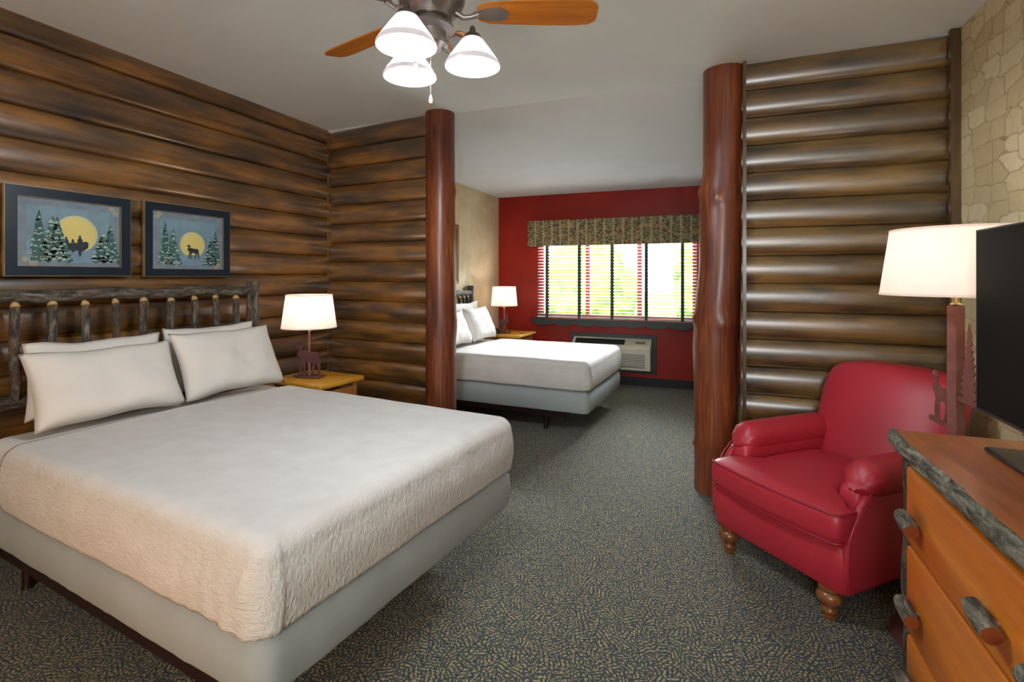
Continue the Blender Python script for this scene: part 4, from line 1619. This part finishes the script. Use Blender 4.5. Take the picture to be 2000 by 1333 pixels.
def t_outline(ins):
    """T shaped cushion: full width in front of the arms, narrow between them"""
    hw, iw = HW - 0.026 - ins, 0.225 - ins
    f, y2, b = -0.115 + ins, 0.012 - ins, 0.54 - ins
    pts = []
    r = 0.042
    for i in range(9):
        a = math.radians(-90 + 90 * i / 8)
        pts.append((hw - r + r * math.cos(a), f + r + r * math.sin(a)))
    r2 = 0.03
    for i in range(6):
        a = math.radians(90 * i / 5)
        pts.append((hw - r2 + r2 * math.cos(a), y2 - r2 + r2 * math.sin(a)))
    pts += [(iw + 0.015, y2), (iw + 0.003, y2 + 0.006), (iw, y2 + 0.02), (iw, 0.2), (iw, 0.4), (iw, b - 0.04), (iw - 0.012, b - 0.012), (iw - 0.04, b)]
    left = [(-x, y) for x, y in reversed(pts)]
    front = []
    for i in range(1, 14):
        t = i / 14
        front.append((-(hw - r) + 2 * (hw - r) * t, f - 0.022 * math.sin(PI * t)))
    return pts + left + front


def crown(x, y):
    return 0.030 * max(0, 1 - (x / HW) ** 2) * max(0, 1 - ((y - 0.22) / 0.40) ** 2)


mb = MB()
rings = []
for ins, z in ((0.03, 0.334), (0.008, 0.337), (0.0, 0.343), (-0.005, 0.37), (-0.007, 0.40), (-0.005, 0.43), (0.0, 0.452), (0.007, 0.460), (0.022, 0.467)):
    rings.append([Vector((x, y, z)) for x, y in t_outline(ins)])
o = t_outline(0.022)
for k in (0.94, 0.86, 0.76, 0.64, 0.5, 0.35, 0.2, 0.08):
    ring = []
    for x, y in o:
        xx, yy = x * k, (y - 0.2) * k + 0.2
        ring.append(Vector((xx, yy, 0.468 + 0.012 * (1 - k) ** 0.5 + crown(xx, yy))))
    rings.append(ring)
mb.loft(rings)
cu = cbuild(mb, 'seat_cushion', M['leather'], None, 60)
for z, ins in ((0.456, -0.0015), (0.341, -0.0015)):
    mb = MB()
    loop = [Vector((x, y, z)) for x, y in t_outline(ins)]
    mb.tube(loop + [loop[0]], 0.0045, 6, 0, False)
    cbuild(mb, 'piping', M['piping'], cu)


# tall reclined back with a softly rolled top
def back_fn(q):
    hh = (q.z + 0.30) / 0.60
    wsc = 0.93 + 0.12 * hh
    bul = 0.035 * (1 - (q.x / 0.36) ** 2) * (1 if q.y < 0 else 0.2)
    top = -0.015 * (q.x / 0.33) ** 2 * hh
    return Vector((q.x * wsc, q.y - bul + hh * 0.25, q.z + top))


mb = MB()
mb.sbox((-0.012, 0.60, 0.625), (0.325, 0.085, 0.31), 5.2, 20, None, 0, back_fn)
cbuild(mb, 'backrest', M['leather'])
for s in (-1, 1):
    mb = MB()
    ax = s * 0.290
    rings = []
    nr = 24
    y0 = 0.022
    for i in range(nr + 1):
        t = i / nr
        y = y0 + 0.60 * t
        tt = min(1.0, (y - y0) / 0.11)
        k = 0.42 + 0.58 * math.sqrt(max(0.0, 1 - (1 - tt) ** 2))
        zc = 0.562 - 0.008 * t
        ring = []
        for j in range(26):
            an = 2 * PI * j / 26
            r = 0.080 * k
            x = ax + s * 0.012 + r * math.cos(an)
            z = zc + r * math.sin(an)
            # gathered pleats radiating on the arm's front
            pl = 0.004 * math.sin(an * 9 + s) * max(0, 1 - (y - y0) / 0.13)
            ring.append(Vector((x + pl * math.cos(an), y + (0.02 * math.sin(an) + 0.018) * (1 - tt), z + pl * math.sin(an))))
        rings.append(ring)
    mb.loft(rings)
    mb.sbox((s * 0.283, 0.335, 0.42), (0.056, 0.315, 0.135), 6, 10)
    ao = cbuild(mb, 'arm', M['leather'])
    mb = MB()

    def side_fn(q, s=s):
        # outer panel, level with the base, cut back toward the roll at the top
        h = (q.z + 0.20) / 0.40
        return Vector((q.x + s * 0.004 * h, q.y + (0.13 * max(0.0, h - 0.5) / 0.5) * (1 if q.y < 0 else 0), q.z))
    mb.sbox((s * 0.338, 0.285, 0.342), (0.021, 0.366, 0.20), 7, 12, None, 0, side_fn)
    cbuild(mb, 'side_panel', M['leather'], ao)
    mb = MB()
    xx = s * (HW - 0.009)
    pts = [Vector((xx, -0.072, 0.165)), Vector((xx, -0.076, 0.25)), Vector((xx + s * 0.001, -0.076, 0.36)), Vector((xx + s * 0.002, -0.05, 0.41)), Vector((xx + s * 0.003, -0.005, 0.475)), Vector((xx + s * 0.004, 0.05, 0.525))]
    mb.tube(pts, 0.004, 6)
    cbuild(mb, 'piping', M['piping'], ao)
for x, y in ((-0.275, -0.05), (0.262, -0.055), (-0.275, 0.57), (0.275, 0.57)):
    mb = MB()
    mb.lathe([(r_ * 0.84, z_ * 0.815) for r_, z_ in [(0.0, 0.0), (0.024, 0.0), (0.030, 0.012), (0.026, 0.024), (0.036, 0.034), (0.040, 0.048), (0.033, 0.060), (0.026, 0.068), (0.044, 0.078), (0.056, 0.096), (0.060, 0.116), (0.052, 0.134), (0.042, 0.142), (0.050, 0.150), (0.050, 0.164), (0, 0.164)]], 28, (x, y, 0))
    cbuild(mb, 'leg', M['leg_wood'])

# ------------------------------------------------------------------ dresser
DZ = 0.875
dr = thing('dresser', 'honey pine log dresser with bark edged top under the television', 'dresser', (0.90, 1.4, 0), 0)
DX0, DY1, DY0, DX1 = 0.552, 2.11, 0.55, 1.16
mb = MB()
n = 60
# top board with live edge front
top, bot = [], []
for i in range(n + 1):
    y = DY1 - (DY1 - DY0) * i / n
    w = 0.010 * noise.noise(Vector((y * 5, 1, 1))) + 0.005 * noise.noise(Vector((y * 15, 1, 4)))
    top.append((DX0 + 0.018 + w, y))
vs = []
for x, y in top:
    vs += [(x, y, DZ), (DX1, y, DZ), (x, y, DZ - 0.045), (DX1, y, DZ - 0.045)]
fs = []
for i in range(n):
    a, b = i * 4, i * 4 + 4
    fs += [(a, a + 1, b + 1, b), (a + 2, b + 2, b + 3, a + 3), (a, b, b + 2, a + 2), (a + 1, a + 3, b + 3, b + 1)]
fs += [(0, 2, 3, 1), (4 * n, 4 * n + 1, 4 * n + 3, 4 * n + 2)]
mb.add(vs, fs)
tp = mb.build('top', M['pine_top'], dr, angle=25)
mb = MB()
rings = []
for i in range(n + 1):
    x, y = top[i]
    ring = []
    for j in range(12):
        an = 2 * PI * j / 12
        r = 1 + 0.25 * noise.noise(Vector((y * 14, math.cos(an) * 2, math.sin(an) * 2)))
        ring.append((x - 0.004 + 0.020 * r * math.cos(an), y, DZ - 0.024 + 0.027 * r * math.sin(an) - 0.001))
    rings.append(ring)
mb.loft(rings)
mb.build('bark_edge', M['bark_grey'], tp)
# case
mb = MB()
mb.box(((DX0 + 0.07 + DX1) / 2, (DY0 + DY1) / 2, DZ / 2 + 0.01), (DX1 - DX0 - 0.09, DY1 - DY0 - 0.16, DZ - 0.11))
mb.build('case', M['pine'], dr)
for x, y in ((DX0 + 0.062, DY1 - 0.05), (DX0 + 0.062, DY0 + 0.05), (DX1 - 0.04, DY1 - 0.05), (DX1 - 0.04, DY0 + 0.05)):
    mb = MB()
    zs = [i * (DZ - 0.046) / 20 for i in range(21)]
    mb.tube([(x + 0.003 * math.sin(z * 11), y + 0.003 * math.sin(z * 8), z) for z in zs], [0.031 + 0.002 * math.sin(z * 19) for z in zs], 14, 0, True, 0, 0.14)
    mb.build('post', M['bark_z'], dr)
# drawers: three rows, two across
rows = [(0.540, 0.785), (0.252, 0.528), (0.07, 0.240)]
XF = DX0 + 0.045
for z0, z1, y0, y1 in [(a, b, c, d) for a, b in rows for c, d in ((1.335, 2.025), (0.635, 1.325))]:
    mb = MB()
    Tn = basis((XF + 0.02, 0, 0), (0, 1, 0), (0, 0, 1))
    # front with a soft bevel
    ct = rrect(y0, y1, z0, z1, 0.012, 4)
    rings = []
    for ins, dx in ((0, 0.03), (0, -0.008), (0.004, -0.014), (0.012, -0.017)):
        rings.append([Vector((XF + dx, a - na * ins, b - nb * ins)) for a, b, na, nb in ct])
    mb.loft(rings)
    do = mb.build('drawer', M['pine'], dr, angle=30)
    for yc in (y1 - 0.105, y0 + 0.105):
        zc = (z0 + z1) / 2 - 0.02
        mb = MB()
        L = 0.095
        pts = [(XF - 0.045, yc + L / 2 - L * i / 8, zc - 0.012 * (i / 8)) for i in range(9)]
        mb.tube(pts, [0.0205, 0.0215, 0.022, 0.022, 0.022, 0.022, 0.022, 0.0215, 0.0205], 14, 0, True, 1, 0.12)
        mb.tube([(XF - 0.012, yc, zc - 0.006), (XF - 0.045, yc, zc - 0.006)], 0.009, 8, 1)
        mb.build('handle', [M['bark_grey'], plain('cut_pull_end', srgb(136, 70, 34), 0.35)], do)

# ------------------------------------------------------------------ television
TX, TY1, TY0 = 0.82, 2.17, 1.16
TZ0, TZ1 = 0.955, 1.555
tv = thing('television', 'black flat screen television standing on the dresser', 'television', (TX + 0.02, (TY0 + TY1) / 2, DZ), 0)
mb = MB()
slab(mb, TY0, TY1, TZ0, TZ1, 0.006, [(0.0, 0.0), (0.0, 0.022), (0.05, 0.04), (0.12, 0.05)], basis((TX, 0, 0), (0, 1, 0), (0, 0, 1)), 3)
mb.build('body', M['tv_body'], tv)
mb = MB()
mb.box((TX - 0.0012, (TY0 + TY1) / 2, (TZ0 + TZ1) / 2 + 0.003), (0.002, TY1 - TY0 - 0.012, TZ1 - TZ0 - 0.018))
mb.build('screen', M['tv_screen'], tv)
mb = MB()
mb.box((TX - 0.001, (TY0 + TY1) / 2, TZ0 + 0.004), (0.005, TY1 - TY0, 0.009))
mb.box((TX - 0.001, TY1 - 0.002, (TZ0 + TZ1) / 2), (0.004, 0.004, TZ1 - TZ0))
mb.box((TX - 0.001, (TY0 + TY1) / 2, TZ1 - 0.002), (0.004, TY1 - TY0, 0.004))
mb.build('bezel', M['tv_edge'], tv)
mb = MB()
slab(mb, 0.752, 1.0, 1.43, 1.955, 0.012, [(0.004, DZ + 0.002), (0.0, DZ + 0.004), (0.0, DZ + 0.011), (0.004, DZ + 0.014)], None, 4)
mb.build('stand_base', M['tv_base'], tv)
mb = MB()
mb.sbox((0.868, 1.665, 0.972), (0.022, 0.09, 0.090), 6, 5)
mb.build('stand_neck', M['tv_body'], tv)

# ------------------------------------------------------------------ floor lamp with moose and pine cut-outs
LX, LY = 0.87, 2.475
fl = thing('floor_lamp', 'rust steel floor lamp with moose cut-out and big white shade', 'lamp', (LX, LY, 0), 0)
mb = MB()
mb.lathe([(0.0, 0.0), (0.215, 0.0), (0.22, 0.006), (0.215, 0.016), (0.0, 0.018)], 48, (LX - 0.012, LY - 0.075, 0))
mb.build('base', M['rust_dark'], fl)
mb = MB()
mb.box((LX, LY, 0.65), (0.038, 0.038, 1.272), 0, Matrix.Rotation(math.radians(28), 4, 'Z'))
mb.build('post', M['rust'], fl)
# plates lie in a vertical plane running along the room
PD = Vector((-0.05, 1, 0)).normalized()
Tm = basis((LX, LY, 0), PD, (0, 0, 1))
mb = MB()
sz = 0.21
mo = [(-px, py) for px, py in MOOSE]
mb.prism([(px * 0.165 + 0.112, py * 0.150 + 0.880) for px, py in mo], 0.005, Tm)
mb.prism([(0.015, 0.792), (0.215, 0.792), (0.215, 0.810), (0.015, 0.810)], 0.012, Tm)
mb.build('moose_figure', M['rust'], fl)
mb = MB()
tree = [(-0.10, 0.93)]
rt = []
for i in range(9):
    f = i / 9
    ww = 0.062 * (1 - f) + 0.006
    zz = 0.965 + 0.245 * f
    rt.append((ww, zz))
    rt.append((ww * 0.55, zz + 0.014))
outl = [(-0.108, 0.93)] + [(-0.10 - a, b) for a, b in rt] + [(-0.10, 1.225)] + [(-0.10 + a, b) for a, b in reversed(rt)] + [(-0.092, 0.93)]
mb.prism(outl, 0.005, Tm)
mb.prism([(-0.23, 0.925), (0.0, 0.925), (0.0, 0.942), (-0.23, 0.942)], 0.012, Tm)
mb.build('pine_figure', M['rust'], fl)
mb = MB()
mb.lathe([(0.013, 1.286), (0.02, 1.29), (0.012, 1.30), (0.009, 1.315), (0.022, 1.325), (0.012, 1.33)], 16, (LX, LY, 0))
mb.build('collar', M['brass'], fl)
lamp_head(fl, LX, LY, 1.325, 1.585, 0.243, 0.208, 1.8)

# ------------------------------------------------------------------ outdoors beyond the window
mb = MB()
mb.add([(-30, 6.85, -0.4), (28, 6.85, -0.4), (28, 60, -0.4), (-30, 60, -0.4)], [(0, 1, 2, 3)])
struct(mb.build('ground', M['lawn']))


def shrub(x, y, s, seed):
    mb = MB()
    bm = bmesh.new()
    bmesh.ops.create_icosphere(bm, subdivisions=4, radius=1)
    vs = []
    for v in bm.verts:
        q = v.co
        k = 1 + 0.28 * noise.noise(q * 2.2 + Vector((seed, 0, 0))) + 0.16 * noise.noise(q * 6 + Vector((seed, 3, 0)))
        vs.append((x + q.x * k * s, y + q.y * k * s * 0.8, -0.4 + s * 0.75 + q.z * k * s * 0.9))
    bm.verts.index_update()
    fs = [tuple(v.index for v in f.verts) for f in bm.faces]
    bm.free()
    mb.add(vs, fs)
    return mb.build('shrub', M['hedge'])


for i, (x, y, s, lb) in enumerate(((-8.6, 15, 1.9, 'sunlit shrub outside, at the left end seen through the blind'), (-3.9, 15.5, 1.7, 'sunlit shrub outside the window, second from the left'),
                                   (0.9, 17, 2.0, 'sunlit shrub outside, behind the middle of the blind'), (6.0, 15.5, 1.8, 'sunlit shrub outside, toward the right of the blind'))):
    tag(shrub(x, y, s, i * 7.3), lb, 'shrub', 'shrubs outside the window')
